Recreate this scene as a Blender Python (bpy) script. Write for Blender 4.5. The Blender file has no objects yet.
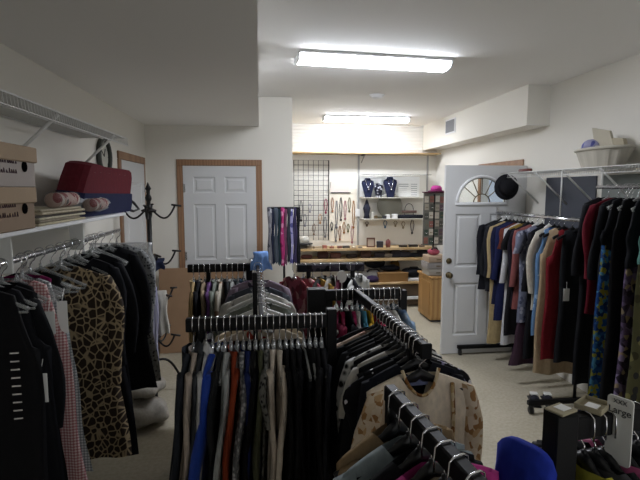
import bpy, math, random
from mathutils import Vector, Matrix
random.seed(11)
PI = math.pi
S = bpy.context.scene
COL = S.collection
sin, cos = math.sin, math.cos

# ------------------------------------------------------------------ colour / materials
def lin(c):
    return tuple((x / 12.92 if x <= .04045 else ((x + .055) / 1.055) ** 2.4) for x in c)
def hexc(h):
    return lin(tuple(int(h[i:i + 2], 16) / 255 for i in (0, 2, 4)))
MATS = {}
def base_mat(name, rough=.8, metal=0., spec=.3):
    m = bpy.data.materials.new(name); m.use_nodes = True
    b = m.node_tree.nodes['Principled BSDF']
    b.inputs['Roughness'].default_value = rough
    b.inputs['Metallic'].default_value = metal
    b.inputs['Specular IOR Level'].default_value = spec
    return m, m.node_tree, b
def N(t, typ, **kw):
    n = t.nodes.new(typ)
    for k, v in kw.items():
        if k in n.inputs: n.inputs[k].default_value = v
        else: setattr(n, k, v)
    return n
def ramp(t, fac, stops, const=False):
    r = t.nodes.new('ShaderNodeValToRGB')
    if const: r.color_ramp.interpolation = 'CONSTANT'
    e = r.color_ramp.elements
    while len(e) < len(stops): e.new(.5)
    for el, (p, c) in zip(e, stops):
        el.position = p; el.color = (*c, 1)
    t.links.new(fac, r.inputs['Fac']); return r.outputs['Color']
def coords(t, scale=(1, 1, 1), rot=(0, 0, 0)):
    tc = t.nodes.new('ShaderNodeTexCoord'); mp = t.nodes.new('ShaderNodeMapping')
    mp.inputs['Scale'].default_value = scale; mp.inputs['Rotation'].default_value = rot
    t.links.new(tc.outputs['Object'], mp.inputs['Vector']); return mp.outputs['Vector']
def fabric(h, rough=.85, var=.12, spec=.2):
    """plain woven cloth: base colour with slight yarn variation and a weave bump"""
    k = ('fab', h, rough)
    if k in MATS: return MATS[k]
    m, t, b = base_mat('fabric_' + h, rough, 0, spec)
    c = hexc(h)
    no = N(t, 'ShaderNodeTexNoise', Scale=60., Detail=3.)
    t.links.new(coords(t, (1, 1, .5)), no.inputs['Vector'])
    col = ramp(t, no.outputs['Fac'], [(.3, tuple(x * (1 - var) for x in c)), (.7, tuple(min(1, x * (1 + var)) for x in c))])
    t.links.new(col, b.inputs['Base Color'])
    bp = N(t, 'ShaderNodeBump', Strength=.25, Distance=.002)
    t.links.new(no.outputs['Fac'], bp.inputs['Height']); t.links.new(bp.outputs['Normal'], b.inputs['Normal'])
    if rough < .6: b.inputs['Sheen Weight'].default_value = .1
    MATS[k] = m; return m
def pattern(kind, *cols, scale=1.):
    k = ('pat', kind, cols, scale)
    if k in MATS: return MATS[k]
    m, t, b = base_mat('print_' + kind, .8, 0, .2)
    C = [hexc(c) for c in cols]
    if kind == 'giraffe':
        v = N(t, 'ShaderNodeTexVoronoi', Scale=24. * scale, feature='DISTANCE_TO_EDGE')
        t.links.new(coords(t, (1, .3, .8)), v.inputs['Vector'])
        out = ramp(t, v.outputs['Distance'], [(0, C[0]), (.05, C[0]), (.11, C[1]), (1, C[1])])
    elif kind == 'gingham':
        vx = coords(t, (1, 1, 1))
        w = N(t, 'ShaderNodeTexWave', Scale=26. * scale, bands_direction='X')
        z = N(t, 'ShaderNodeTexWave', Scale=26. * scale, bands_direction='Z')
        t.links.new(vx, w.inputs['Vector']); t.links.new(vx, z.inputs['Vector'])
        a = N(t, 'ShaderNodeMath', operation='ADD')
        t.links.new(w.outputs['Fac'], a.inputs[0]); t.links.new(z.outputs['Fac'], a.inputs[1])
        mm = N(t, 'ShaderNodeMath', operation='MULTIPLY'); mm.inputs[1].default_value = .5
        t.links.new(a.outputs[0], mm.inputs[0])
        out = ramp(t, mm.outputs[0], [(.25, C[0]), (.5, C[1]), (.8, C[2] if len(C) > 2 else C[1])])
    elif kind == 'stripes':
        w = N(t, 'ShaderNodeTexWave', Scale=16. * scale, bands_direction='X')
        t.links.new(coords(t), w.inputs['Vector'])
        out = ramp(t, w.outputs['Fac'], [(.35, C[0]), (.6, C[1])])
    elif kind == 'lace':
        v = N(t, 'ShaderNodeTexVoronoi', Scale=55. * scale)
        t.links.new(coords(t), v.inputs['Vector'])
        out = ramp(t, v.outputs['Distance'], [(.25, C[0]), (.5, C[1])])
    else:  # floral: blotches of several colours
        n1 = N(t, 'ShaderNodeTexNoise', Scale=9. * scale, Detail=2.)
        v = N(t, 'ShaderNodeTexVoronoi', Scale=20. * scale)
        t.links.new(coords(t, (1, 1, .8)), v.inputs['Vector'])
        mx = N(t, 'ShaderNodeMix', data_type='RGBA'); 
        sep = N(t, 'ShaderNodeSeparateColor')
        t.links.new(v.outputs['Color'], sep.inputs[0])
        st = [(i / len(C), c) for i, c in enumerate(C)]
        out = ramp(t, sep.outputs[0], st, True)
        if kind == 'floral':   # motifs on a ground of the first colour
            r = N(t, 'ShaderNodeMath', operation='LESS_THAN'); r.inputs[1].default_value = .42
            t.links.new(v.outputs['Distance'], r.inputs[0])
            t.links.new(r.outputs[0], mx.inputs[0])
            mx.inputs[6].default_value = (*C[0], 1); t.links.new(out, mx.inputs[7])
            out = mx.outputs[2]
    t.links.new(out, b.inputs['Base Color'])
    MATS[k] = m; return m
def plain(name, h, rough=.5, metal=0., spec=.4, trans=0., alpha=1., var=0.):
    if name in MATS: return MATS[name]
    m, t, b = base_mat(name, rough, metal, spec)
    c = hexc(h)
    if var:
        no = N(t, 'ShaderNodeTexNoise', Scale=7., Detail=4.)
        t.links.new(coords(t), no.inputs['Vector'])
        t.links.new(ramp(t, no.outputs['Fac'], [(.3, tuple(x * (1 - var) for x in c)), (.7, tuple(min(1, x * (1 + var)) for x in c))]), b.inputs['Base Color'])
    else: b.inputs['Base Color'].default_value = (*c, 1)
    b.inputs['Transmission Weight'].default_value = trans
    b.inputs['Alpha'].default_value = alpha
    MATS[name] = m; return m
def wood(name, a, bcol, axis='X', scale=6.):
    if name in MATS: return MATS[name]
    m, t, b = base_mat(name, .5, 0, .4)
    w = N(t, 'ShaderNodeTexWave', Scale=scale, Distortion=6., Detail=3.)
    w.inputs['Detail Scale'].default_value = 1.2
    sc = {'X': (.15, 1, 1), 'Y': (1, .15, 1), 'Z': (1, 1, .15)}[axis]
    t.links.new(coords(t, sc), w.inputs['Vector'])
    t.links.new(ramp(t, w.outputs['Fac'], [(.1, hexc(a)), (.9, hexc(bcol))]), b.inputs['Base Color'])
    MATS[name] = m; return m
def glow(name, h, strength):
    m, t, b = base_mat(name, .4)
    b.inputs['Base Color'].default_value = (.9, .9, .9, 1)
    b.inputs['Emission Color'].default_value = (*hexc(h), 1)
    b.inputs['Emission Strength'].default_value = strength
    return m

# ------------------------------------------------------------------ mesh helper
class MB:
    def __init__(s): s.v = []; s.f = []; s.mi = []; s.cur = 0
    def add(s, vs, fs):
        o = len(s.v); s.v += [tuple(p) for p in vs]
        for f in fs: s.f.append(tuple(i + o for i in f)); s.mi.append(s.cur)
        return s
    def box(s, x0, x1, y0, y1, z0, z1, M=None):
        vs = [Vector((x, y, z)) for z in (z0, z1) for y in (y0, y1) for x in (x0, x1)]
        if M is not None: vs = [M @ p for p in vs]
        return s.add(vs, [(0, 2, 3, 1), (4, 5, 7, 6), (0, 1, 5, 4), (2, 6, 7, 3), (0, 4, 6, 2), (1, 3, 7, 5)])
    def bbox(s, x0, x1, y0, y1, z0, z1, b=.004, M=None):
        """box with all edges chamfered"""
        b = min(b, (x1 - x0) * .45, (y1 - y0) * .45, (z1 - z0) * .45)
        X, Y, Z = (x0, x1), (y0, y1), (z0, z1); ids = {}; vs = []
        for i in (0, 1):
            for j in (0, 1):
                for k in (0, 1):
                    sx, sy, sz = (1 - 2 * i) * b, (1 - 2 * j) * b, (1 - 2 * k) * b
                    for a, p in (('x', (X[i], Y[j] + sy, Z[k] + sz)), ('y', (X[i] + sx, Y[j], Z[k] + sz)), ('z', (X[i] + sx, Y[j] + sy, Z[k]))):
                        ids[(i, j, k, a)] = len(vs); vs.append(Vector(p))
        F = []
        g = lambda i, j, k, a: ids[(i, j, k, a)]
        for i in (0, 1):
            q = [g(i, 0, 0, 'x'), g(i, 1, 0, 'x'), g(i, 1, 1, 'x'), g(i, 0, 1, 'x')]; F.append(q if i else q[::-1])
            q = [g(0, i, 0, 'y'), g(0, i, 1, 'y'), g(1, i, 1, 'y'), g(1, i, 0, 'y')]; F.append(q if i else q[::-1])
            q = [g(0, 0, i, 'z'), g(1, 0, i, 'z'), g(1, 1, i, 'z'), g(0, 1, i, 'z')]; F.append(q if i else q[::-1])
        for i in (0, 1):
            for j in (0, 1):
                q = [g(i, j, 0, 'x'), g(i, j, 0, 'y'), g(i, j, 1, 'y'), g(i, j, 1, 'x')]; F.append(q if i == j else q[::-1])
                q = [g(i, 0, j, 'x'), g(i, 0, j, 'z'), g(i, 1, j, 'z'), g(i, 1, j, 'x')]; F.append(q[::-1] if i == j else q)
                q = [g(0, i, j, 'y'), g(0, i, j, 'z'), g(1, i, j, 'z'), g(1, i, j, 'y')]; F.append(q if i == j else q[::-1])
                for k in (0, 1):
                    q = [g(i, j, k, 'x'), g(i, j, k, 'y'), g(i, j, k, 'z')]; F.append(q if (i + j + k) % 2 else q[::-1])
        if M is not None: vs = [M @ p for p in vs]
        return s.add(vs, F)
    def tube(s, path, r, n=8, closed=False, flat=1.):
        P = [Vector(p) for p in path]; m = len(P); rings = []
        R = r if isinstance(r, (list, tuple)) else [r] * m
        up = None; vs = []
        for i, p in enumerate(P):
            if closed: d = P[(i + 1) % m] - P[i - 1]
            else: d = P[min(i + 1, m - 1)] - P[max(i - 1, 0)]
            d = d.normalized() if d.length > 1e-9 else Vector((0, 0, 1))
            if up is None:
                up = Vector((0, 0, 1)) if abs(d.z) < .9 else Vector((1, 0, 0))
            a = d.cross(up)
            if a.length < 1e-6: a = d.cross(Vector((0, 1, 0)))
            a.normalize(); bb = a.cross(d).normalized(); up = bb
            for k in range(n):
                t = 2 * PI * k / n
                vs.append(p + (a * cos(t) + bb * sin(t) * flat) * R[i])
        fs = []
        for i in range(m if closed else m - 1):
            j = (i + 1) % m
            for k in range(n):
                l = (k + 1) % n
                fs.append((i * n + k, i * n + l, j * n + l, j * n + k))
        if not closed:
            fs.append(tuple(range(n))[::-1]); fs.append(tuple((m - 1) * n + k for k in range(n)))
        return s.add(vs, fs)
    def lathe(s, prof, n=20, M=None):
        vs = []
        for r, z in prof:
            for k in range(n): vs.append(Vector((r * cos(2 * PI * k / n), r * sin(2 * PI * k / n), z)))
        if M is not None: vs = [M @ p for p in vs]
        fs = []
        for i in range(len(prof) - 1):
            for k in range(n):
                l = (k + 1) % n; fs.append((i * n + k, i * n + l, (i + 1) * n + l, (i + 1) * n + k))
        fs.append(tuple(range(n))[::-1]); fs.append(tuple((len(prof) - 1) * n + k for k in range(n)))
        return s.add(vs, fs)
    def prism(s, pts, y0, y1, M=None):
        """polygon in x-z pulled along y"""
        n = len(pts)
        vs = [Vector((x, y0, z)) for x, z in pts] + [Vector((x, y1, z)) for x, z in pts]
        if M is not None: vs = [M @ p for p in vs]
        return s.add(vs, [tuple(range(n)), tuple(range(2 * n - 1, n - 1, -1))] + [(i, i + n, (i + 1) % n + n, (i + 1) % n) for i in range(n)])
    def ball(s, c, r, n=10, m=7, sq=(1, 1, 1), wob=0.):
        vs = []
        for i in range(m + 1):
            a = PI * i / m
            for k in range(n):
                t = 2 * PI * k / n; w = 1 + (random.uniform(-wob, wob) if wob and 0 < i < m else 0)
                vs.append((c[0] + r * sq[0] * sin(a) * cos(t) * w, c[1] + r * sq[1] * sin(a) * sin(t) * w, c[2] + r * sq[2] * cos(a) * w))
        fs = [(i * n + k, (i + 1) * n + k, (i + 1) * n + (k + 1) % n, i * n + (k + 1) % n) for i in range(m) for k in range(n)]
        return s.add(vs, fs)
    def mesh(s, name, mat, smooth=False):
        me = bpy.data.meshes.new(name); me.from_pydata(s.v, [], s.f)
        for mt in (mat if isinstance(mat, (list, tuple)) else [mat]): me.materials.append(mt)
        if any(s.mi): me.polygons.foreach_set('material_index', s.mi)
        if smooth: me.polygons.foreach_set('use_smooth', [True] * len(me.polygons))
        me.update(); return me
    def build(s, name, mat, parent=None, smooth=False, loc=None):
        o = bpy.data.objects.new(name, s.mesh(name, mat, smooth)); COL.objects.link(o)
        if parent: o.parent = parent
        if loc is not None: o.location = loc
        return o
def link(name, me, parent=None, loc=(0, 0, 0), rz=0):
    o = bpy.data.objects.new(name, me); COL.objects.link(o); o.parent = parent
    o.location = loc; o.rotation_euler = (0, 0, rz); return o
def tag(o, label, cat, group=None, kind=None):
    if label: o['label'] = label
    if cat: o['category'] = cat
    if group: o['group'] = group
    if kind: o['kind'] = kind
    return o
def thing(name, label, cat, loc=(0, 0, 0), rz=0, group=None):
    o = bpy.data.objects.new(name, None); COL.objects.link(o); o.empty_display_size = .05
    o.location = loc; o.rotation_euler = (0, 0, rz); return tag(o, label, cat, group)
def struct(name, mb, mat, parent=None, smooth=False):
    o = mb.build(name, mat, parent, smooth)
    if not parent: o['kind'] = 'structure'
    return o
def recentre(o, p):
    """move a mesh object's origin to p without moving its geometry"""
    p = Vector(p)
    for v in o.data.vertices: v.co -= p
    o.location = p; return o

ORD = ('first second third fourth fifth sixth seventh eighth ninth tenth eleventh twelfth thirteenth fourteenth fifteenth sixteenth seventeenth '
       'eighteenth nineteenth twentieth twenty-first twenty-second twenty-third twenty-fourth').split()

# ------------------------------------------------------------------ common materials
def wall_mat(name, h):
    m, t, b = base_mat(name, .75, 0, .2)
    no = N(t, 'ShaderNodeTexNoise', Scale=90., Detail=3.)
    t.links.new(coords(t), no.inputs['Vector'])
    c = hexc(h)
    b.inputs['Base Color'].default_value = (*c, 1)
    bp = N(t, 'ShaderNodeBump', Strength=.12, Distance=.003)
    t.links.new(no.outputs['Fac'], bp.inputs['Height']); t.links.new(bp.outputs['Normal'], b.inputs['Normal'])
    return m
m_wall = wall_mat('painted_wall', 'E4E1D8')
m_ceil = wall_mat('painted_ceiling', 'EEEDEA')
m_white = plain('white_paint', 'E2E3E4', .35)
m_doorw = plain('door_paint', 'CFD0D0', .4)
m_cream = plain('cream_panel', 'F2F0EA', .6)
m_oak = wood('oak_casing', '9A775B', '8B694E', 'Z', 10)
m_oakx = wood('oak_casing_across', '9A775B', '8B694E', 'X', 10)
m_pine = wood('pine_board', 'C9AE84', 'B89A6C', 'X', 5)
m_cab = wood('cabinet_wood', 'B08A58', '9A7444', 'Z', 6)
m_black = plain('black_powder_coat', '0B0B0D', .5, 0, .22)
m_iron = plain('bronzed_iron', '1B191A', .45, .3)
m_chrome = plain('chrome', 'D8D8DA', .16, 1.)
m_wire = plain('white_vinyl_wire', 'CFCFCB', .4)
m_blackpl = plain('black_plastic', '131417', .35)
m_whitepl = plain('white_plastic', 'DDDDD8', .4)
m_brass = plain('aged_brass', '6E6248', .35, .9)
m_paper = plain('white_paper', 'EDEDEA', .8)
m_card = plain('cardboard', '9C7E62', .85, var=.06)
m_clear = plain('clear_plastic', 'C4C7C6', .2, 0, .4, .3, .5)
m_glass = plain('clear_glass', 'F4F8F8', .03, 0, .5, 1.)
m_ink = plain('dark_ink', '2A2A30', .7)

# ------------------------------------------------------------------ setting
LX, RX, NY, FY, BY = -1.22, 2.84, 5.45, 7.55, -1.6
ZL, ZR = 2.48, 2.80
m, t, b = base_mat('floor_vinyl', .55, 0, .35)
no = N(t, 'ShaderNodeTexNoise', Scale=2.2, Detail=6.); no2 = N(t, 'ShaderNodeTexNoise', Scale=40., Detail=3.)
cv = coords(t); t.links.new(cv, no.inputs['Vector']); t.links.new(cv, no2.inputs['Vector'])
mx = N(t, 'ShaderNodeMix', data_type='RGBA'); mx.inputs[0].default_value = .4
t.links.new(ramp(t, no.outputs['Fac'], [(.3, hexc('A49C88')), (.7, hexc('B5AE9B'))]), mx.inputs[6])
t.links.new(ramp(t, no2.outputs['Fac'], [(.35, hexc('9C9480')), (.65, hexc('BDB5A2'))]), mx.inputs[7])
t.links.new(mx.outputs[2], b.inputs['Base Color'])
m_floor = m
struct('floor', MB().box(LX - .1, RX + .1, BY - .1, FY + .1, -.1, 0), m_floor)
cl = MB(); cl.box(LX - .1, 0, BY - .1, NY + .05, ZL, ZR + .1)
cl.box(0, RX + .1, BY - .1, FY + .1, ZR, ZR + .1)
struct('ceiling', cl, m_ceil)
# left wall with a door opening at Y 4.42..5.24
d0, d1, dz = 4.45, 5.27, 2.05
struct('wall_left', MB().box(LX - .1, LX, BY - .1, d0, 0, ZL).box(LX - .1, LX, d1, NY, 0, ZL).box(LX - .1, LX, d0, d1, dz, ZL), m_wall)
# wall with the closed door
c0, c1, cz = -.83, -.04, 2.045
struct('wall_back', MB().box(LX - .1, c0, NY, NY + .1, 0, ZR).box(c1, .37, NY, NY + .1, 0, ZR).box(c0, c1, NY, NY + .1, cz, ZR), m_wall)
struct('wall_alcove', MB().box(.27, .37, NY + .1, FY, 0, ZR), m_wall)
struct('wall_far', MB().box(.27, RX + .1, FY, FY + .1, 0, ZR), m_wall)
r0, r1 = 5.0, 5.93
struct('wall_right', MB().box(RX, RX + .1, BY - .1, r0, 0, ZR).box(RX, RX + .1, r1, FY, 0, ZR).box(RX, RX + .1, r0, r1, 2.04, ZR), m_wall)
wx0, wx1, wz0, wz1 = 1.2, 2.4, .85, 2.15
struct('wall_near', MB().box(LX - .1, wx0, BY - .1, BY, 0, ZR).box(wx1, RX + .1, BY - .1, BY, 0, ZR).box(wx0, wx1, BY - .1, BY, 0, wz0).box(wx0, wx1, BY - .1, BY, wz1, ZR), m_wall)
wn = thing('added_window', None, None, ((wx0 + wx1) / 2, BY, (wz0 + wz1) / 2)); wn['kind'] = 'structure'  # unseen window behind the camera, added to let in front light
hw_, hh_ = (wx1 - wx0) / 2, (wz1 - wz0) / 2
fw = MB()
for a in ((-hw_ - .06, -hw_, -hh_ - .06, hh_ + .06), (hw_, hw_ + .06, -hh_ - .06, hh_ + .06), (-hw_, hw_, hh_, hh_ + .06), (-hw_, hw_, -hh_ - .06, -hh_), (-.02, .02, -hh_, hh_)): fw.bbox(a[0], a[1], -.06, .015, a[2], a[3], .004)
fw.build('added_window_frame', m_white, wn)
struct('trim_4', MB().bbox(2.6, RX, 4.5, FY, 2.41, ZR, .002), m_wall)           # boxed duct under the ceiling
# grooved panelling above the shelf on the far wall
gp = MB()
k = 0; z = 2.35
while z < 2.79:
    gp.bbox(.371, 2.6, FY - .022, FY - .001, z, min(z + .05, 2.799), .006); z += .052
struct('trim_5', gp, m_cream)
bb = MB(); bb.bbox(c1 + .07, .37, NY - .012, NY, 0, .09); bb.bbox(LX, c0 - .07, NY - .012, NY, 0, .09)
struct('baseboard_back', bb, m_oakx)

def casing(name, pts, mat, mat2, ax):
    mb = MB()
    for p in pts: mb.bbox(*p, .004)
    return struct(name, mb, mat)
casing('trim_1', [(c0 - .068, c0, NY - .018, NY, 0, cz + .002), (c1, c1 + .068, NY - .018, NY, 0, cz + .002), (c0 - .068, c1 + .068, NY - .02, NY, cz, cz + .068)], m_oak, m_oakx, 'X')
casing('trim_2', [(LX, LX + .018, d0 - .068, d0, 0, dz), (LX, LX + .018, d1, d1 + .068, 0, dz), (LX, LX + .02, d0 - .068, d1 + .068, dz, dz + .07)], m_oak, m_oakx, 'Y')
casing('trim_3', [(RX - .018, RX, r0 - .068, r0, 0, 2.04), (RX - .018, RX, r1, r1 + .068, 0, 2.04), (RX - .02, RX, r0 - .068, r1 + .068, 2.04, 2.11)], m_oak, m_oakx, 'Y')

def panel_door(name, w, h, panels, mat, th=.04, hole=None):
    """leaf in local x 0..w, y -th..0, z 0..h with recessed-and-raised panels on both faces; hole: (cx, z, r) half-round light"""
    mb = MB()
    xs = sorted({0, w} | {p[0] for p in panels} | {p[1] for p in panels})
    zs = sorted({0, h} | {p[2] for p in panels} | {p[3] for p in panels} | ({hole[1], hole[1] + hole[2]} if hole else set()))
    def covered(x, z):
        for p in panels:
            if p[0] <= x <= p[1] and p[2] <= z <= p[3]: return True
        if hole and hole[1] < z < hole[1] + hole[2]: return True
        return False
    for i in range(len(xs) - 1):
        for j in range(len(zs) - 1):
            if not covered((xs[i] + xs[i + 1]) / 2, (zs[j] + zs[j + 1]) / 2):
                mb.box(xs[i], xs[i + 1], -th, 0, zs[j], zs[j + 1])
    for x0, x1, z0, z1 in panels:
        d = .012; e = .028
        for yf, sgn in ((-th, 1), (0, -1)):
            o = [(x0, yf, z0), (x1, yf, z0), (x1, yf, z1), (x0, yf, z1)]
            i1 = [(x0 + d, yf + sgn * .012, z0 + d), (x1 - d, yf + sgn * .012, z0 + d), (x1 - d, yf + sgn * .012, z1 - d), (x0 + d, yf + sgn * .012, z1 - d)]
            i2 = [(x0 + e, yf + sgn * .012, z0 + e), (x1 - e, yf + sgn * .012, z0 + e), (x1 - e, yf + sgn * .012, z1 - e), (x0 + e, yf + sgn * .012, z1 - e)]
            g = e + .014
            i3 = [(x0 + g, yf + sgn * .003, z0 + g), (x1 - g, yf + sgn * .003, z0 + g), (x1 - g, yf + sgn * .003, z1 - g), (x0 + g, yf + sgn * .003, z1 - g)]
            vs = o + i1 + i2 + i3
            fs = [(a + q, a + (q + 1) % 4, a + 4 + (q + 1) % 4, a + 4 + q) for a in (0, 4, 8) for q in range(4)] + [(12, 13, 14, 15)]
            mb.add(vs, fs)
    if hole:
        cx, z0, r = hole; n = 20
        arc = [(cx + r * cos(PI * i / n), z0 + r * sin(PI * i / n)) for i in range(n + 1)]
        for i in range(n):      # spandrels: from the arc outward to the bounding strip
            a, c = arc[i], arc[i + 1]
            def outp(p):
                return (p[0], z0 + r)
            vs = [(a[0], -th, a[1]), (c[0], -th, c[1]), (c[0], -th, z0 + r), (a[0], -th, z0 + r)]
            vs += [(x, 0, z) for x, _, z in vs]
            mb.add(vs, [(0, 1, 2, 3), (4, 7, 6, 5), (0, 4, 5, 1)])
        for x0, x1 in ((0, cx - r), (cx + r, w)): mb.box(x0, x1, -th, 0, z0, z0 + r)
    return mb

# door 1: closed six-panel door in the back wall
W1, H1 = c1 - c0, cz - .01
P1 = []
for x0, x1 in ((.105, .345), (.445, .685)):
    P1 += [(x0, x1, .2, .86), (x0, x1, 1.0, 1.62), (x0, x1, 1.74, 1.92)]
dr = thing('door_1', None, None, (c0, NY + .02, .005)); dr['kind'] = 'structure'
panel_door('leaf', W1, H1, P1, m_doorw).build('door_leaf', m_doorw, dr)
kn = MB(); kn.lathe([(.028, 0), (.03, .006), (.014, .01), (.012, .03), (.026, .042), (.03, .055), (.022, .068), (.004, .072)], 16, Matrix.Translation((W1 - .06, -.04, .98)) @ Matrix.Rotation(PI / 2, 4, 'X'))
kn.build('door_knob', m_chrome, dr, True)
hg = MB()
for z in (.25, 1.0, 1.75): hg.bbox(.0, .022, -.052, -.04, z, z + .09, .003)
hg.build('hinge', m_chrome, dr)
# door 2: open entry door with a half-round light, hinged on the right wall
W2, H2 = .9, 2.03
P2 = []
for x0, x1 in ((.12, .4), (.5, .78)):
    P2 += [(x0, x1, .2, .78), (x0, x1, .95, 1.52)]
d2 = thing('door_2', None, None, (1.935, 4.9, .008)); d2['kind'] = 'structure'
panel_door('leaf', W2, H2, P2, m_doorw, .044, (.40, 1.64, .262)).build('door_leaf', m_doorw, d2)
fl = MB(); cx, z0, r = .40, 1.64, .262
n = 20
fr = [(cx + (r + .012) * cos(PI * i / n), -.05, z0 + (r + .012) * sin(PI * i / n)) for i in range(n + 1)]
fl.tube(fr, .016, 8); fl.bbox(cx - r - .03, cx + r + .03, -.062, -.03, z0 - .03, z0 + .004, .006)
fl.build('light_surround', m_white, d2, True)
mu = MB()
mu.tube([(cx + .09 * cos(PI * i / 12), -.046, z0 + .09 * sin(PI * i / 12)) for i in range(13)], .006, 6)
mu.tube([(cx + (r - .004) * cos(PI * i / 20), -.044, z0 + (r - .004) * sin(PI * i / 20)) for i in range(21)], .005, 6)
for a in (.22, .36, .5, .64, .78):
    mu.tube([(cx + .09 * cos(PI * a), -.046, z0 + .09 * sin(PI * a)), (cx + r * cos(PI * a), -.046, z0 + r * sin(PI * a))], .005, 6)
mu.build('leading', m_brass, d2, True)
MB().prism([(cx + r * cos(PI * i / n), z0 + r * sin(PI * i / n)) for i in range(n + 1)], -.026, -.02).build('glass', m_glass, d2)
MB().lathe([(.03, 0), (.032, .008), (.02, .014), (.006, .02)], 16, Matrix.Translation((.055, -.044, 1.02)) @ Matrix.Rotation(PI / 2, 4, 'X')).build('deadbolt', m_brass, d2, True)
MB().lathe([(.032, 0), (.034, .006), (.014, .012), (.013, .03), (.028, .042), (.031, .056), (.022, .068), (.004, .072)], 16, Matrix.Translation((.055, -.044, .87)) @ Matrix.Rotation(PI / 2, 4, 'X')).build('door_knob', m_brass, d2, True)
# door 3: closed white door in the left wall
d3 = thing('door_3', None, None, (LX - .02, d0, .005), PI / 2); d3['kind'] = 'structure'
lf = panel_door('leaf', d1 - d0, 2.04, [(.12, .7, .2, .9), (.12, .7, 1.05, 1.85)], m_doorw)
o = lf.build('door_leaf', m_doorw, d3)
hg = MB()
for z in (.25, 1.0, 1.75): hg.bbox(d1 - d0 - .03, d1 - d0, -.048, -.04, z, z + .09, .003)
hg.build('hinge', m_chrome, d3)
# outside the open entry door: a walk and daylight
struct('ground', MB().box(RX + .1, RX + 6, 2.5, 9, -.15, -.03), plain('concrete', '8E8C86', .9, var=.08))

# ------------------------------------------------------------------ ceiling fixtures
m_tube = glow('lit_diffuser', 'F1F5FF', 34.0)
def ceiling_light(label, loc, rz):
    t = thing('ceiling_light', label, 'ceiling light', loc, rz, 'fluorescent ceiling lights')
    L = .61
    MB().bbox(-L, L, -.125, .125, -.022, 0, .004).build('housing', m_white, t)
    prof = [(-.1, -.02), (-.102, -.035), (-.085, -.06), (-.04, -.07), (.04, -.07), (.085, -.06), (.102, -.035), (.1, -.02)]
    df = MB(); n = len(prof)
    vs = [(x, y, z) for x in (-L + .012, L - .012) for y, z in prof]
    df.add(vs, [(i, i + 1, n + i + 1, n + i) for i in range(n - 1)] + [tuple(range(n)), tuple(range(2 * n - 1, n - 1, -1))])
    df.build('diffuser', m_tube, t, False)
    for sx in (-1, 1):
        MB().prism([(y * 1.03, z * 1.02) for y, z in prof], 0, .014, Matrix.Translation((sx * (L - .006) + (0 if sx < 0 else 0), 0, 0)) @ Matrix.Rotation(PI / 2, 4, 'Z')).build('end_cap', m_white, t)
    return t
ceiling_light('long lit fluorescent ceiling light nearest the camera', (.9, 3.77, ZR), .077)
ceiling_light('lit fluorescent ceiling light farther off, above the jewelry shelves', (1.5, 6.75, ZR), .03)
sd = thing('smoke_detector', 'small white round smoke detector on the ceiling between the two lights', 'smoke detector', (1.27, 5.2, ZR))
MB().lathe([(.07, 0), (.07, -.012), (.055, -.03), (.02, -.036), (.002, -.036)], 24).build('cover', m_white, sd, True)
MB().lathe([(.085, 0), (.085, -.006), (.07, -.008)], 24).build('base', m_white, sd)
vt = thing('vent', 'small grey slatted air vent on the boxed duct', 'vent', (2.6, 6.4, 2.645))
MB().bbox(-.012, -.001, -.17, .17, -.1, .1, .003).build('frame', m_white, vt)
vm = MB()
for i in range(9): vm.bbox(-.02, -.011, -.14 + i * .033, -.14 + i * .033 + .02, -.08, .08, .002)
vm.build('louvre', plain('grey_vent', '84868A', .5), vt)

# ------------------------------------------------------------------ hangers
HANG = {}
def hanger_mesh(kind, drop, hw):
    key = (kind, round(drop, 3), round(hw, 3))
    if key in HANG: return HANG[key]
    z0 = -drop
    bar = MB(); n = 9
    pts = []
    for i in range(-n, n + 1):
        u = i / n; x = u * hw
        z = z0 - .03 - .075 * abs(u) ** 1.25 * hw / .19
        pts.append((x, 0, z))
    pts[n] = (0, 0, z0 - .022)
    if kind == 'clear':
        bar.tube(pts, [.006 if abs(i - n) > 1 else .009 for i in range(2 * n + 1)], 6, flat=1.25)
        lo = [(x, 0, z0 - .03 - .075 * hw / .19 - .01) for x in (-hw * .97, -hw * .5, 0, hw * .5, hw * .97)]
        bar.tube(lo, .005, 6)
    else:
        bar.tube(pts, [(.0085 if abs(i - n) > 1 else .013) for i in range(2 * n + 1)], 8, flat=1.5)
    neck = MB(); neck.tube([(0, 0, z0 - .03), (0, 0, z0)], [.009, .006], 8)
    bar.add(neck.v, neck.f)
    hk = MB(); r = .024
    P = [(0, 0, z0 - .005), (0, 0, z0 + .01)]
    top = .0023
    if drop > .065:      # hook over a wide flat bar: long stem, flat crown in the y=0 plane (x across the bar)
        P += [(.026, 0, z0 + .03), (.0265, 0, -.02), (.024, 0, -.004), (.012, 0, top + .001), (-.012, 0, top + .001), (-.024, 0, -.004), (-.0265, 0, -.03), (-.026, 0, -.056)]
    else:
        P += [(r * cos(a), 0, -r * .62 + r * sin(a) + .0) for a in [(-.5 + i * 1.35 / 10) * PI for i in range(1, 11)]]
    hk.tube(P, .0022, 6)
    mat = {'black': m_blackpl, 'white': m_whitepl, 'clear': m_clear}[kind]
    HANG[key] = (bar.mesh('clothes_hanger', mat, True), hk.mesh('hook', m_chrome, True)); return HANG[key]
def put_hanger(kind, loc, rz, label, drop=.105, hw=.19, group=None):
    a, h = hanger_mesh(kind, drop, hw)
    o = link('clothes_hanger', a, None, loc, rz); tag(o, label, 'hanger', group)
    link('hook', h, o); return o

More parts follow.
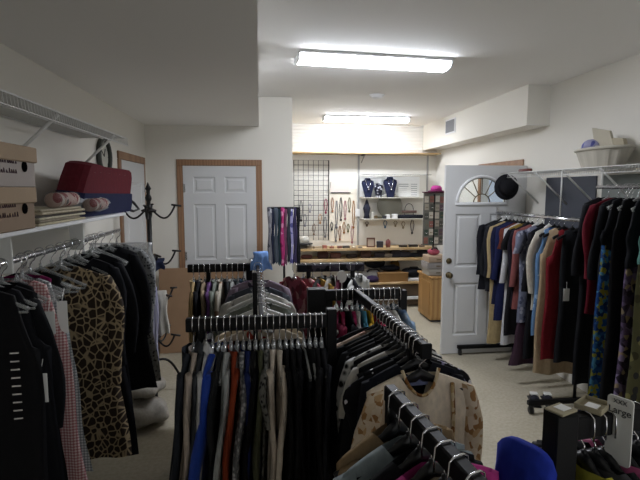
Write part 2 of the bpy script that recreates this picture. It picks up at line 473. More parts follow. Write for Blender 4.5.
# ------------------------------------------------------------------ garments
def sheet(top, L, hw, hem, d, ph, amp, n=16, rows=11, v0=0., neck=None, openbottom=True, vee=False):
    """hollow cloth body: front and back sheets meeting at the sides. top(x, front) gives the upper edge"""
    mb = MB(); vs = []
    ring = []
    for i in range(n + 1): ring.append((-1 + 2 * i / n, -1))
    for i in range(1, n): ring.append((1 - 2 * i / n, 1))
    m_ = len(ring)
    for r in range(rows + 1):
        v = r / rows
        for (u, s) in ring:
            w = hw + (hem - hw) * v ** 1.3
            x0 = u * hw; x = u * w
            zt = top(x0, s < 0)
            z = zt + (-L - zt) * v
            th = (.0105 + (max(d, .0105) - .0105) * min(1, v * 4.)) * math.sqrt(max(0., 1 - u * u * .96))
            fold = amp * min(1, v * 1.6) * (sin(u * 7.1 + ph) + .6 * sin(u * 13.7 + 2 * ph + v * 2)) 
            if abs(u) > .999: thh = 0
            else: thh = th * s
            nk = 0.
            if neck and abs(x0) < neck: nk = .02 * s * (1 - (x0 / neck) ** 2) * max(0, 1 - v * 5)
            vs.append((x + .006 * sin(v * 9 + ph + u), thh + fold + nk, z + .008 * v * sin(u * 5 + ph)))
    fs = []
    for r in range(rows):
        for k in range(m_):
            l = (k + 1) % m_
            fs.append((r * m_ + k, r * m_ + l, (r + 1) * m_ + l, (r + 1) * m_ + k))
    # shoulders: close front to back outside the neckline
    for i in range(n):
        u0, u1 = ring[i][0], ring[i + 1][0]
        if not neck or min(abs(u0), abs(u1)) * hw >= neck * .95:
            a, b_ = i, i + 1
            c_ = (m_ - i) % m_; d_ = (m_ - i - 1) % m_
            q = [a, c_, d_, b_] if i > 0 else [a, d_, b_]
            q = list(dict.fromkeys(q))
            if len(q) >= 3: fs.append(tuple(q))
    mb.add(vs, fs); return mb
def sleeve_mb(side, x0, z0, SL, ph, d, puff=1.):
    P = []; R = []
    k = 8
    for i in range(k + 1):
        v = i / k
        P.append((side * (x0 + .032 * sin(min(1, v * 1.5) * PI / 2) + .012 * sin(v * 5 + ph)), -.004 + .012 * sin(v * 4 + ph), z0 - SL * v))
        R.append((.028 + .02 * min(1, v * 4)) * (1 - .28 * v) * puff)
    mb = MB(); n = 10; vs = []
    for p, r in zip(P, R):
        for q in range(n):
            a = 2 * PI * q / n
            vs.append((p[0] + r * cos(a), p[1] + d * 1.15 * sin(a) + .004 * sin(3 * a + ph + p[2] * 20), p[2] - .3 * side * r * cos(a) * (1 if p[2] > z0 - .02 else 0)))
    fs = [(i * n + q, i * n + (q + 1) % n, (i + 1) * n + (q + 1) % n, (i + 1) * n + q) for i in range(k) for q in range(n)]
    fs += [tuple(range(n))[::-1]]
    mb.add(vs, fs); return mb
CATS = dict(tank_top='top', blouse='blouse', shirt='shirt', sweater='sweater', cardigan='cardigan', jacket='jacket', coat='coat', dress='dress',
            trousers='trousers', skirt='skirt', tunic='tunic')
def garment(kind, mat, label, loc, rz, L=.65, sleeve='long', hw=.175, hem=None, d=.012, drop=.105, group=None, mat2=None, collar=None,
            neckd=.06, tagc=None, label_col=None, amp=.006, trim=None, waist=None, sl_mat=None, lean=0.):
    """a garment whose origin is the top of the bar it hangs from; width along local x"""
    t = thing(kind, label, CATS.get(kind, kind), loc, rz, group)
    if lean: t.rotation_euler = (lean, 0, rz)
    ph = random.uniform(0, 6)
    z0 = -drop - .008
    if hem is None: hem = hw * 1.12
    if kind in ('trousers', 'skirt'):
        zt = -drop - (.11 if kind == 'trousers' else .115)
        f = lambda x, fr: zt
        if kind == 'trousers':
            w_ = .085
            for s in (-1, 1):
                mb = sheet(f, L + drop, w_, w_ * .8, d, ph + s, amp, n=8)
                mb.v = [(x + s * .083, y, z) for x, y, z in mb.v]
                mb.build('leg', mat, t, True)
            MB().bbox(-.172, .172, -d * .9, d * .9, zt - .04, zt + .004, .004).build('waistband', mat, t)
        else:
            sheet(f, L + drop, hw * .9, hem, d, ph, amp).build('skirt_panel', mat, t, True)
            MB().bbox(-hw * .92, hw * .92, -d * .9, d * .9, zt - .03, zt + .004, .004).build('waistband', mat, t)
        return t
    nk = .062
    strap = sleeve == 'none'
    def top(x, fr):
        a = abs(x)
        z = z0 - .07 * (a / .19) ** 1.25 + .003
        if a < nk: z -= (neckd if fr else .018) * (1 - (a / nk) ** 2) ** .8
        if strap and a > .125: z -= .17 * min(1, (a - .125) / .035) ** .6
        return z
    Lz = drop + L
    nm = 'torso' if kind not in ('dress',) else 'bodice'
    if mat2 is not None:      # dress or top whose lower part is of another cloth
        wz = waist or .42
        sheet(top, drop + wz, hw, hw * .98, d, ph, amp, neck=nk).build(nm, mat, t, True)
        f = lambda x, fr: -drop - wz + .02
        sheet(f, Lz, hw * .97, hem, d * 1.1, ph, amp * 1.3).build('skirt_panel', mat2, t, True)
    else:
        sheet(top, Lz, hw, hem, d, ph, amp, neck=nk).build(nm, mat, t, True)
    if sleeve in ('long', 'short'):
        SL = .52 if sleeve == 'long' else .2
        for s in (-1, 1):
            sleeve_mb(s, hw - .01, z0 - .066, SL, ph + s, d, 1. if sleeve == 'long' else 1.15).build('sleeve', sl_mat or mat, t, True)
    if collar:
        cm = collar if not isinstance(collar, bool) else mat
        c = MB(); n = 14; vs = []
        for i in range(n + 1):
            a = PI * 2 * i / n + PI / 2 + .25 * (1 if i == 0 else (-1 if i == n else 0))
            x, y = (nk + .006) * cos(a), -.024 * sin(a)
            fr = -min(0, y) / .024
            zz = z0 + .014 - neckd * .75 * fr
            vs += [(x * .92, y * .9, zz + .012), (x * 1.28, y * 1.35, zz - .022 - .02 * fr)]
        c.add(vs, [(2 * i, 2 * i + 2, 2 * i + 3, 2 * i + 1) for i in range(n)])
        c.build('collar', cm, t, True)
    if trim:      # printed border along the neckline and down the front
        c = MB()
        pts = []
        for i in range(-6, 7):
            u = i / 6; x = nk * 1.08 * u
            pts.append((x, -.022 * (1 - u * u) - .008, z0 + .004 - neckd * (1 - u * u) ** .8))
        c.tube(pts, .006, 6)
        for s in (-1, 1):
            c.tube([(s * .115, -.017, z0 - .05), (s * .12, -.022, z0 - .16), (s * .118, -.022, z0 - .33), (s * .125, -.022, z0 - .5)], .007, 6, flat=1.)
        c.build('neck_trim', trim, t, True)
    if label_col:
        MB().bbox(-.045, .035, .0075, .0095, z0 - .06, z0 - .022, .0008).build('neck_label', label_col, t)
    if tagc:
        x, z, w, h = tagc[:4]
        tg = MB(); tg.bbox(x - w / 2, x + w / 2, -d - .022, -d - .02, z - h, z, .0008)
        tg.tube([(x, -d - .02, z), (x + .006, -d - .008, z + .05)], .0012, 5)
        tg.build('price_tag', m_paper if len(tagc) < 5 else tagc[4], t)
    return t

F = fabric
BLK, CHA, NAV = F('101013'), F('26272B'), F('171B2E')
def rail_clothes(rail, p0, p1, rz, items, hang='black', drop=.09, end='left', jit=.1, fan=0.):
    """hang items evenly between p0 and p1; item: (kind, material, description, options)"""
    n = len(items); P0, P1 = Vector(p0), Vector(p1)
    for i, it in enumerate(items):
        kind, mat, desc = it[:3]; o = dict(it[3]) if len(it) > 3 else {}
        u = o.pop('u', (i + .5) / n); off = o.pop('rz', random.uniform(-jit, jit)); hk = o.pop('hang', hang); drop_ = o.pop('drop', drop)
        q = P0.lerp(P1, u)
        o.setdefault('d', min(.014, (P1 - P0).length / n * .42))
        pl = f'{ORD[i]} from {end}'
        dz = o.pop('dz', 0)
        q = q + Vector((0, 0, dz))
        if fan: o.setdefault('lean', fan * (1 - u) ** 1.6)
        garment(kind, mat, f'{desc} on {rail}, {pl}', q, rz + off, drop=drop_, group='clothes on ' + rail, **o)
        hw = min(o.get('hw', .175) + .008, .19)
        put_hanger(hk, q, rz + off, f'{hk} hanger with chrome hook on {rail}, {pl}', drop_, hw, 'hangers on ' + rail)

# ------------------------------------------------------------------ garment racks (black, flat rail)
BH, BW = .055, .034
def rail_bar(mb, a, b, BH=BH, BW=BW):
    a, b = Vector(a), Vector(b); d = (b - a).normalized(); L = (b - a).length
    ang = math.atan2(d.y, d.x)
    M = Matrix.Translation(a) @ Matrix.Rotation(ang, 4, 'Z')
    mb.bbox(0, L, -BW / 2, BW / 2, -BH, 0, .004, M)
    return mb
def post(mb, x, y, z1, w=.042):
    mb.bbox(x - w / 2, x + w / 2, y - w / 2, y + w / 2, .0, z1, .004); return mb
Z = 1.27
RK = thing('garment_rack', 'black H-shaped garment rack with long cross rail holding the royal blue blouse', 'clothes rack', (0, 2.6, 0))
def local(root, mb):
    l = root.location
    mb.v = [(x - l.x, y - l.y, z - l.z) for x, y, z in mb.v]; return mb
def part(root, name, mb, mat, smooth=False): return local(root, mb).build(name, mat, root, smooth)
part(RK, 'rail', rail_bar(MB(), (-.3, 1.93, Z), (.275, 1.93, Z)), m_black)
part(RK, 'rail', rail_bar(MB(), (-.02, 3.34, Z), (0, 1.95, Z), .035, .02), m_black)
part(RK, 'rail', rail_bar(MB(), (-.5, 3.36, Z), (-.1, 3.36, Z)), m_black)
part(RK, 'post', post(MB(), .288, 1.93, Z + .022), m_black)
part(RK, 'post', post(MB(), -.24, 1.93, Z - .02, .03), m_black)
part(RK, 'post', post(MB(), -.36, 3.36, Z - .02, .03), m_black)
part(RK, 'post', post(MB(), -.08, 3.36, Z), m_black)
part(RK, 'upright', MB().bbox(-.035, -.015, 2.0, 2.02, .1, 1.435, .003), m_black)
part(RK, 'base', MB().bbox(-.34, .33, 1.9, 1.96, 0, .04, .006).bbox(-.54, -.06, 3.33, 3.39, 0, .04, .006).bbox(-.05, 0, 1.95, 3.34, .005, .045, .006), m_black)
LAV = F('B9B6C4')
C_ITEMS = [
    ('jacket', F('2C3038'), 'charcoal blue jacket', dict(L=.72, hw=.18)),
    ('blouse', F('C2B4A8'), 'dusty cream long-sleeved blouse', dict(L=.72)),
    ('shirt', F('3A3D42'), 'slate grey shirt', dict(L=.62, collar=True)),
    ('shirt', F('C9C9CA'), 'white shirt', dict(L=.6, collar=True)),
    ('blouse', F('1F43A8', .45), 'royal blue satin blouse', dict(L=.78, hw=.19, hem=.3, d=.02, rz=-.14)),
    ('cardigan', F('26282B'), 'charcoal cardigan', dict(L=.6)),
    ('shirt', F('AEB3B4'), 'pale grey shirt', dict(L=.66)),
    ('sweater', F('8E3B22'), 'rust orange sweater', dict(L=.6)),
    ('blouse', pattern('lace', 'B9B9BC', '6A6C70'), 'grey speckled blouse', dict(L=.7)),
    ('sweater', F('1E2A5E'), 'navy blue sweater', dict(L=.66)),
    ('jacket', BLK, 'plain black jacket', dict(L=.75)),
    ('blouse', F('4F523F'), 'olive green blouse', dict(L=.4)),
    ('dress', pattern('lace', '0F0F11', '7C7C78'), 'black and white lace dress', dict(L=.85, sleeve='short')),
    ('blouse', F('D2C6BA'), 'pale cream satin blouse', dict(L=.62)),
    ('dress', F('D6CBBE'), 'ivory dress with lavender grey skirt', dict(L=.95, mat2=F('77727F'), waist=.34, hw=.17)),
    ('dress', BLK, 'long black dress', dict(L=.95)),
    ('cardigan', F('17171A'), 'black cardigan', dict(L=.75)),
    ('jacket', F('131318'), 'black jacket with pale hanger tag', dict(L=.8, tagc=(.1, -.25, .025, .04))),
    ('trousers', F('1B1C20'), 'black trousers', dict(L=.9)),
    ('dress', F('141417'), 'sleeveless black dress', dict(L=.95, sleeve='none')),
    ('coat', F('1A1A1D'), 'long dark coat', dict(L=.98)),
    ('sweater', F('202127'), 'dark charcoal sweater', dict(L=.7)),
]
rail_clothes('the front cross rail', (-.285, 1.93, Z), (.26, 1.93, Z), PI / 2, C_ITEMS, 'clear', .1, jit=.05, fan=.13)
D_ITEMS = [
    ('blouse', pattern('floral', 'B9AC98', '8E2A22', 'C8C0B0', '9C3A2A'), 'cream blouse with rust red print', dict(L=.6)),
    ('cardigan', F('C0B094'), 'beige cardigan', dict(L=.65, hw=.18)),
    ('trousers', F('3C3B38'), 'dark taupe trousers', dict(hang='white')),
    ('trousers', F('8B8D86'), 'sage grey trousers', dict(hang='white')),
    ('trousers', F('B6B3A8'), 'stone coloured trousers', dict(hang='white')),
    ('blouse', F('6F736A'), 'grey green blouse', dict(sleeve='short')),
    ('trousers', F('1C1D20'), 'black trousers', {}),
    ('trousers', F('9A978E'), 'light grey trousers', dict(hang='white')),
    ('blouse', F('C9C7C0'), 'off-white blouse', dict(sleeve='short')),
    ('trousers', F('2B2D33'), 'charcoal trousers', {}),
    ('shirt', F('4C5058'), 'slate shirt', {}),
    ('blouse', pattern('floral', '8E7F8E', '5E4C62', 'B093A0', '3F3A48'), 'mauve printed blouse', dict(dz=.03)),
]
rail_clothes('the rail of clear hangers', (.0, 2.1, Z), (-.018, 3.2, Z), 0, D_ITEMS, 'clear', end='the front', jit=.09)
E_ITEMS = [
    ('sweater', F('A78F66'), 'tan ribbed sweater', {}),
    ('blouse', F('17181D'), 'black blouse', dict(L=.4)),
    ('cardigan', F('8C7C66'), 'taupe cardigan', {}),
    ('tank_top', F('5B3D6B'), 'purple top', dict(L=.45, sleeve='short')),
    ('blouse', F('7C8279'), 'sage grey blouse', dict(L=.7)),
    ('blouse', pattern('floral', 'BFB6A6', '8A6F5C', 'D0C8BA', '6F5A52'), 'pale printed blouse', {}),
    ('shirt', F('25272A'), 'black shirt', {}),
    ('shirt', F('A9ACA8'), 'light grey shirt', {}),
    ('sweater', F('34393A'), 'dark grey sweater', {}),
    ('blouse', F('2B4458'), 'dark teal blouse', {}),
]
rail_clothes('the rail before the cardboard sheet', (-.48, 3.36, Z), (-.1, 3.36, Z), PI / 2, E_ITEMS, 'clear', jit=.08)

RK2 = thing('garment_rack', 'black T-shaped garment rack with maroon tops and the cream floral blouse', 'clothes rack', (.5, 2.0, 0))
part(RK2, 'rail', rail_bar(MB(), (.25, 2.4, Z), (.73, 2.4, Z)), m_black)
part(RK2, 'rail', rail_bar(MB(), (.49, 2.38, Z - .0), (.543, 1.5, Z), .043, .03), m_black)
part(RK2, 'end_cap', MB().bbox(.524, .562, 1.488, 1.502, Z - .05, Z + .003, .003), m_black)
part(RK2, 'post', MB().bbox(.235, .325, 2.365, 2.435, 0, Z + .01, .004), m_black)
part(RK2, 'post', post(MB(), .735, 2.4, Z - .01), m_black)
part(RK2, 'post', post(MB(), .535, 1.62, Z - .03, .03), m_black)
part(RK2, 'panel', MB().bbox(.325, .365, 2.39, 2.41, .3, Z - .05, .003), m_black)
part(RK2, 'lower_rail', MB().bbox(.3, .74, 2.385, 2.415, Z - .25, Z - .22, .004), m_black)
part(RK2, 'base', MB().bbox(.22, .77, 2.36, 2.44, 0, .04, .006).bbox(.5, .56, 1.6, 2.4, .003, .043, .006).bbox(.3, .78, 1.59, 1.65, 0, .042, .006), m_black)
G_ITEMS = [
    ('sweater', F('6A1235'), 'maroon sweater', dict(hang='white')),
    ('blouse', F('7A1238'), 'wine red blouse', dict(hw=.185)),
    ('cardigan', F('16171C'), 'black cardigan', {}),
    ('blouse', F('8E1F4E'), 'magenta blouse', {}),
    ('shirt', F('B9B7B2'), 'pale grey shirt', dict(L=.5)),
    ('tank_top', F('4D8FA8'), 'sky blue top', dict(sleeve='short')),
    ('blouse', F('C49A1F'), 'golden yellow blouse', dict(sleeve='short', L=.45)),
    ('sweater', F('A3234A'), 'crimson pink sweater', {}),
    ('jacket', F('121317'), 'black jacket', {}),
    ('shirt', F('A2362A'), 'brick red shirt', {}),
    ('blouse', F('D1D0CC'), 'white blouse', dict(L=.5)),
    ('cardigan', F('1B1C22'), 'dark charcoal cardigan', {}),
    ('blouse', pattern('floral', '8FA9C6', '6A86B0', 'C3CFDD', '4D6790'), 'light blue printed blouse', {}),
]
rail_clothes('the middle cross rail', (.37, 2.4, Z), (.73, 2.4, Z), PI / 2, G_ITEMS, 'clear', .075, jit=.16)
CRF = pattern('floral', 'CFC0AA', 'A07A52', 'D9CDBB', '7A4E36', scale=.7)
A_ITEMS = [
    ('blouse', F('F2E4D0', .6), 'cream blouse with brown floral trim', dict(L=.62, hw=.185, hem=.2, trim=pattern('blotch', 'C9AE84', '8A5E38', 'DCC9A8', 'A07848', scale=2.5),
        neckd=.085, label_col=F('8C96C0'), sl_mat=pattern('blotch', 'E2D2BC', 'DCC9AE', 'C9A67C', 'E6D6C2', 'A67C50', 'E2D2BC', scale=3.), d=.02, amp=.004, sleeve='long', hang='black', rz=.02, drop=.1)),
    ('jacket', F('14161F'), 'midnight black jacket', dict(L=.7)),
    ('blouse', pattern('floral', '15151A', 'D8D6DE', '15151A', '8B87A8', scale=2.), 'black blouse with white and lilac print', dict(L=.6, sleeve='short')),
    ('cardigan', F('16171A'), 'black cardigan', {}),
    ('blouse', F('BDB9B2'), 'stone white blouse', dict(sleeve='short')),
    ('jacket', F('121214'), 'black blazer', {}),
    ('blouse', pattern('lace', '111113', 'D0D0CE', scale=.6), 'black top with white floral patch', {}),
    ('dress', F('17181B'), 'black dress', {}),
    ('cardigan', F('24262A'), 'charcoal cardigan', {}),
    ('shirt', F('101114'), 'plain black shirt', {}),
    ('jacket', F('1D2022'), 'dark green black jacket', {}),
    ('blouse', pattern('floral', 'C9B3A2', 'A9887A', 'D8C7BA', '8C6A5E'), 'blush floral blouse', dict(hw=.19)),
    ('sweater', F('1A1B1F'), 'dark knit sweater', {}),
]
rail_clothes('the centre rail', (.543, 1.53, Z), (.508, 2.06, Z), .05, A_ITEMS, 'black', .075, end='its near end', jit=.08)

RK3 = thing('garment_rack', 'black garment rack farthest back, near the wooden shelves', 'clothes rack', (.48, 3.26, 0))
part(RK3, 'rail', rail_bar(MB(), (.25, 3.28, Z), (.72, 3.28, Z)), m_black)
part(RK3, 'rail_cover', MB().bbox(.25, .72, 3.255, 3.262, Z - .05, Z - .006, .002), pattern('blotch', '242028', '3A3442', '1C2028', '4A4650', '15151A'))
part(RK3, 'post', post(MB(), .33, 3.28, Z - .02, .03), m_black)
part(RK3, 'post', post(MB(), .64, 3.28, Z - .02, .03), m_black)
part(RK3, 'base', MB().bbox(.2, .77, 3.2, 3.36, 0, .04, .006), m_black)
F_ITEMS = [
    ('sweater', pattern('blotch', '7A3038', '8E4850', '6A2830', 'A87870', '5E3034', scale=1.3), 'dark red printed sweater', dict(rz=.5, hw=.15)),
    ('blouse', pattern('floral', 'A3505A', 'C79A98', '7A2C38', 'D2B8B2'), 'rose pink printed blouse', dict(rz=.7)),
    ('blouse', F('9A7A35'), 'ochre yellow blouse', dict(rz=.8)),
    ('shirt', F('2A2826'), 'black brown shirt', dict(rz=-.5)),
    ('blouse', F('8E8A80'), 'khaki grey blouse', dict(rz=-.4)),
    ('dress', F('4E1228'), 'burgundy dress', dict(sleeve='short', rz=-.3)),
    ('jacket', F('17171C'), 'black velvet jacket', dict(rz=.2)),
    ('blouse', F('C8C8C4'), 'white blouse', dict(rz=-.6)),
]
rail_clothes('the farthest rail', (.2, 3.28, Z), (.71, 3.28, Z), PI / 2, F_ITEMS, 'clear', .07)

RK4 = thing('garment_rack', 'black garment rail in the foreground pointing away, strung with chrome hooks', 'clothes rack', (.36, .9, 0))
part(RK4, 'rail', rail_bar(MB(), (.333, 1.19, Z), (.405, .55, Z), .044, .031), m_black)
part(RK4, 'post', post(MB(), .335, 1.17, Z - .02, .03), m_black)
part(RK4, 'post', post(MB(), .405, .56, Z - .02, .034), m_black)
part(RK4, 'base', MB().bbox(.31, .43, .5, 1.25, 0, .04, .006), m_black)
B_ITEMS = [
    ('cardigan', F('8C7659'), 'tan knit cardigan', dict(u=.05)),
    ('blouse', F('8A969B', .5), 'blue grey satin blouse', dict(u=.2)),
    ('sweater', F('141519'), 'black sweater', dict(u=.33)),
    ('blouse', F('B03A7E'), 'magenta pink blouse', dict(u=.45)),
    ('sweater', F('A79A84'), 'beige ribbed sweater', dict(u=.57)),
    ('jacket', F('101114'), 'black jacket', dict(u=.68)),
    ('blouse', F('5B8FC0'), 'light blue blouse', dict(u=.8)),
    ('cardigan', F('0F1012'), 'black cardigan', dict(u=.92)),
]
rail_clothes('the foreground rail', (.336, 1.16, Z), (.39, .68, Z), .36, B_ITEMS, 'black', .068, end='its far end', jit=.1)

RK5 = thing('garment_rack', 'black garment rack in the near right corner with the white size sign', 'clothes rack', (.67, .97, 0))
part(RK5, 'post', MB().bbox(.645, .7, .94, .995, 0, Z + .012, .004), m_black)
part(RK5, 'arm', MB().tube([(.65, .96, Z - .13), (.62, .955, Z - .13), (.592, .972, Z - .13)], .006, 8), m_black, True)
part(RK5, 'rail', rail_bar(MB(), (.7, .975, Z - .005), (1.4, 1.07, Z - .005)), m_black)
part(RK5, 'post', MB().bbox(1.39, 1.44, 1.05, 1.1, 0, Z, .004), m_black)
part(RK5, 'base', MB().bbox(.62, .72, .75, 1.2, 0, .04, .006).bbox(1.37, 1.46, .85, 1.3, 0, .04, .006), m_black)
H_ITEMS = [
    ('blouse', F('A8A23C'), 'lime yellow blouse', dict(L=.45, hw=.14, u=.06)),
    ('cardigan', F('3A3A3C'), 'dark grey cardigan', dict(u=.13)),
    ('jacket', F('121215'), 'black jacket', dict(u=.2)),
    ('blouse', F('B4557F', .5), 'pink satin blouse', dict(u=.3, hw=.185)),
    ('sweater', F('2A2A2D'), 'charcoal sweater', dict(u=.42)),
    ('dress', pattern('lace', '121216', '8A8A94'), 'black and white lace dress', dict(u=.55, sleeve='short')),
    ('jacket', F('15161A'), 'midnight black coat', dict(u=.7)),
]
rail_clothes('the near right corner rail', (.72, .978, Z - .005), (1.15, 1.036, Z - .005), PI / 2 + .13, H_ITEMS, 'black', jit=.12)
# size sign on the corner rail
sg = thing('size_sign', 'white plastic size sign with dark lettering clipped on the near right rail', 'sign', (.815, .962, Z + .008), -1.12)
w, h = .048, .2
def rrect(w, z0, z1, r, n=5):
    pts = []
    for cx_, cz_, a0 in ((w - r, z0 + r, -PI / 2), (w - r, z1 - r, 0), (-w + r, z1 - r, PI / 2), (-w + r, z0 + r, PI)):
        pts += [(cx_ + r * cos(a0 + PI / 2 * i / n), cz_ + r * sin(a0 + PI / 2 * i / n)) for i in range(n + 1)]
    return pts
MB().prism(rrect(.028, -.13, .03, .008), -.002, .002).build('plate', m_whitepl, sg)
def text_part(txt, size, loc, rot, mat, parent, name='lettering'):
    cu = bpy.data.curves.new(name, 'FONT'); cu.body = txt; cu.size = size; cu.extrude = .0004; cu.align_x = 'CENTER'
    ob = bpy.data.objects.new(name, cu); COL.objects.link(ob); dg = bpy.context.evaluated_depsgraph_get()
    me = bpy.data.meshes.new_from_object(ob.evaluated_get(dg)); bpy.data.objects.remove(ob)
    me.materials.clear(); me.materials.append(mat)
    o = bpy.data.objects.new(name, me); COL.objects.link(o); o.parent = parent; o.location = loc; o.rotation_euler = rot; return o
text_part('XXX', .014, (0, -.0026, .014), (PI / 2, 0, 0), m_ink, sg)
text_part('Large', .0225, (0, -.0026, -.01), (PI / 2, 0, 0), m_ink, sg)
# card tray on the corner post
tr = thing('card_tray', 'small beige cardboard tray resting on the near right rack', 'tray', (.775, 1.0, Z - .003), .6)
MB().bbox(-.034, .034, -.03, .03, 0, .004, .002).build('bottom', plain('beige_card', 'A39A80', .8), tr)
wm = MB()
for a in ((-.034, .034, -.03, -.027), (-.034, .034, .027, .03), (-.034, -.031, -.027, .027), (.031, .034, -.027, .027)): wm.bbox(*a, .004, .014, .001)
wm.build('rim', plain('beige_card', 'A39A80', .8), tr)
MB().bbox(-.02, .012, -.014, .014, .004, .008, .001).build('card', m_paper, tr)
pt = thing('paper_tag', 'white paper tag lying on top of the black corner post', 'tag', (.672, .967, Z + .0125), .4)
MB().bbox(-.03, .025, -.024, .022, 0, .006, .002).build('card_pad', plain('beige_card', 'A39A80', .8), pt)
MB().bbox(-.012, .018, -.014, .012, .006, .0075, .0005).build('slip', m_paper, pt)

# ------------------------------------------------------------------ left wall: wire shelf, white shelf, rod and clothes
def wire_shelf(name, label, x0, x1, y0, y1, z, wall_x, front_x, braces):
    t = thing(name, label, 'shelf', (wall_x, y0, z))
    mb = MB()
    s = 1 if front_x > wall_x else -1
    for x in (wall_x + s * .012, (wall_x + front_x) / 2, front_x): mb.tube([(x, y0, z), (x, y1, z)], .004, 6)
    mb.tube([(front_x, y0, z - .045), (front_x, y1, z - .045)], .004, 6)
    part(t, 'long_wire', mb, m_wire, True)
    mb = MB(); y = y0 + .01; step = .027
    while y < y1:
        mb.tube([(wall_x + s * .01, y, z + .003), (front_x, y, z + .003), (front_x + s * .003, y, z - .045)], .0026, 4); y += step
    part(t, 'cross_wire', mb, m_wire, True)
    for yb in braces:
        part(t, 'brace', MB().tube([(front_x, yb, z - .01), (wall_x + s * .012, yb, z - .3)], .008, 6), m_wire, True)
    return t
wire_shelf('wire_shelf', 'white wire shelf high on the left wall', 0, 0, .4, 3.5, 2.13, LX, -.9, (1.3, 2.35, 3.2))
hk = MB()
ws = thing('wall_shelf', 'white board shelf on the left wall carrying boxes above hanging clothes', 'shelf', (LX, 1.8, 1.63))
part(ws, 'board', MB().bbox(LX, -.89, .4, 3.35, 1.612, 1.63, .003), m_white)
for y in (1.2, 1.98, 2.75): 
    part(ws, 'bracket', MB().bbox(-1.03, -.955, y - .006, y + .006, 1.455, 1.612, .003).bbox(LX, -1.03, y - .012, y + .012, 1.57, 1.612, .003), m_whitepl)
part(ws, 'rod', MB().tube([(-.98, .42, 1.5), (-.98, 3.5, 1.5)], .013, 10), m_chrome, True)
L_ITEMS = [
    ('dress', F('0F0F12'), 'black dress with silver lettering', dict(L=1.2, sleeve='none', hw=.185)),
    ('dress', F('101116'), 'black dress with cream price tag', dict(L=1.25, sleeve='none', hw=.205, tagc=(.175, -.4, .045, .11))),
    ('jacket', F('0E0F13'), 'black jacket', dict(L=.9, hw=.15)),
    ('tank_top', F('0F1014'), 'black strap top', dict(L=.9, sleeve='none')),
    ('tunic', pattern('gingham', 'D6C2C0', 'B88886', '9A6468'), 'pink gingham tunic with white tag', dict(L=.95, hw=.18, hem=.24, x=.035, sleeve='none', tagc=(.13, -.2, .05, .09))),
    ('shirt', pattern('gingham', 'BFC2C2', '8A9092', '74797C'), 'grey gingham shirt with white tag', dict(L=.85, hw=.18, hem=.24, x=.03, sleeve='none', tagc=(.17, -.17, .04, .13))),
    ('blouse', F('6A1245'), 'plum blouse', dict(L=.3, hw=.11, sleeve='none')),
    ('dress', F('111114'), 'black dress', dict(L=1.2, hw=.14, sleeve='none')),
    ('coat', pattern('giraffe', '9C8A6C', '2E241C', scale=1.45), 'brown giraffe print coat', dict(L=.97, hw=.2, hem=.275, d=.03, rz=.1, x=.06)),
    ('dress', F('121319'), 'long black evening dress', dict(L=1.1, hw=.165, hem=.26, x=.05)),
    ('jacket', F('131419'), 'black jacket with silver zip', dict(L=.9, hw=.165, x=.05)),
    ('trousers', F('101115'), 'long black trousers', dict(L=1.0)),
    ('dress', F('121318'), 'black gown', dict(L=.95, hw=.165, hem=.25, x=.05)),
    ('cardigan', pattern('lace', '33353A', '8A8C8C'), 'grey and black lace cardigan', dict(L=.95, hw=.17, hem=.25, x=.05)),
]
ys = [1.78, 1.84, 1.89, 1.94, 1.98, 2.03, 2.1, 2.17, 2.33, 2.6, 2.78, 2.95, 3.1, 3.25]
for i, it in enumerate(L_ITEMS):
    o = dict(it[3]); rz = o.pop('rz', random.uniform(-.08, .08))
    lb = f'{it[2]} on the left wall rod, {ORD[i]} from the near end'
    dx = -.98 + o.pop('x', 0)
    g = garment(it[0], it[1], lb, (dx, ys[i], 1.513), rz, drop=.062, group='clothes on the left wall rod', **{'d': .018, **o})
    if i == 0:     # silver lettering down the front
        st = MB()
        for k in range(9): st.bbox(.1, .13, -.034, -.032, -.3 - .03 * k - .006, -.3 - .03 * k, .0005)
        st.build('stud_row', m_chrome, g)
    if i == 10:
        MB().bbox(-.004, .004, -.034, -.031, -.5, -.16, .001).build('zip', m_chrome, g)
    put_hanger('clear', (dx, ys[i], 1.513), rz, f'clear hanger on the left wall rod, {ORD[i]} from the near end', .062, .16, 'hangers on the left wall rod')
# spare clear hangers and the bundle in clear film at the far end of the rod
for i in range(10):
    put_hanger('clear', (-.985 + random.uniform(-.004, .004), 2.15 + i * .105 + .03, 1.513), random.uniform(-.25, .25), 'bare clear plastic hanger between the clothes on the left wall rod', .062, .195, 'bare clear hangers on the left wall rod')
gb = sheet(lambda x, fr: -.1, .3, .2, .23, .05, 1., .02).build('garment_bag', m_clear, None, True)
gb.location = (-.93, 3.33, 1.53); tag(gb, 'shiny clear plastic film over the far end of the left wall rod', 'garment bag')

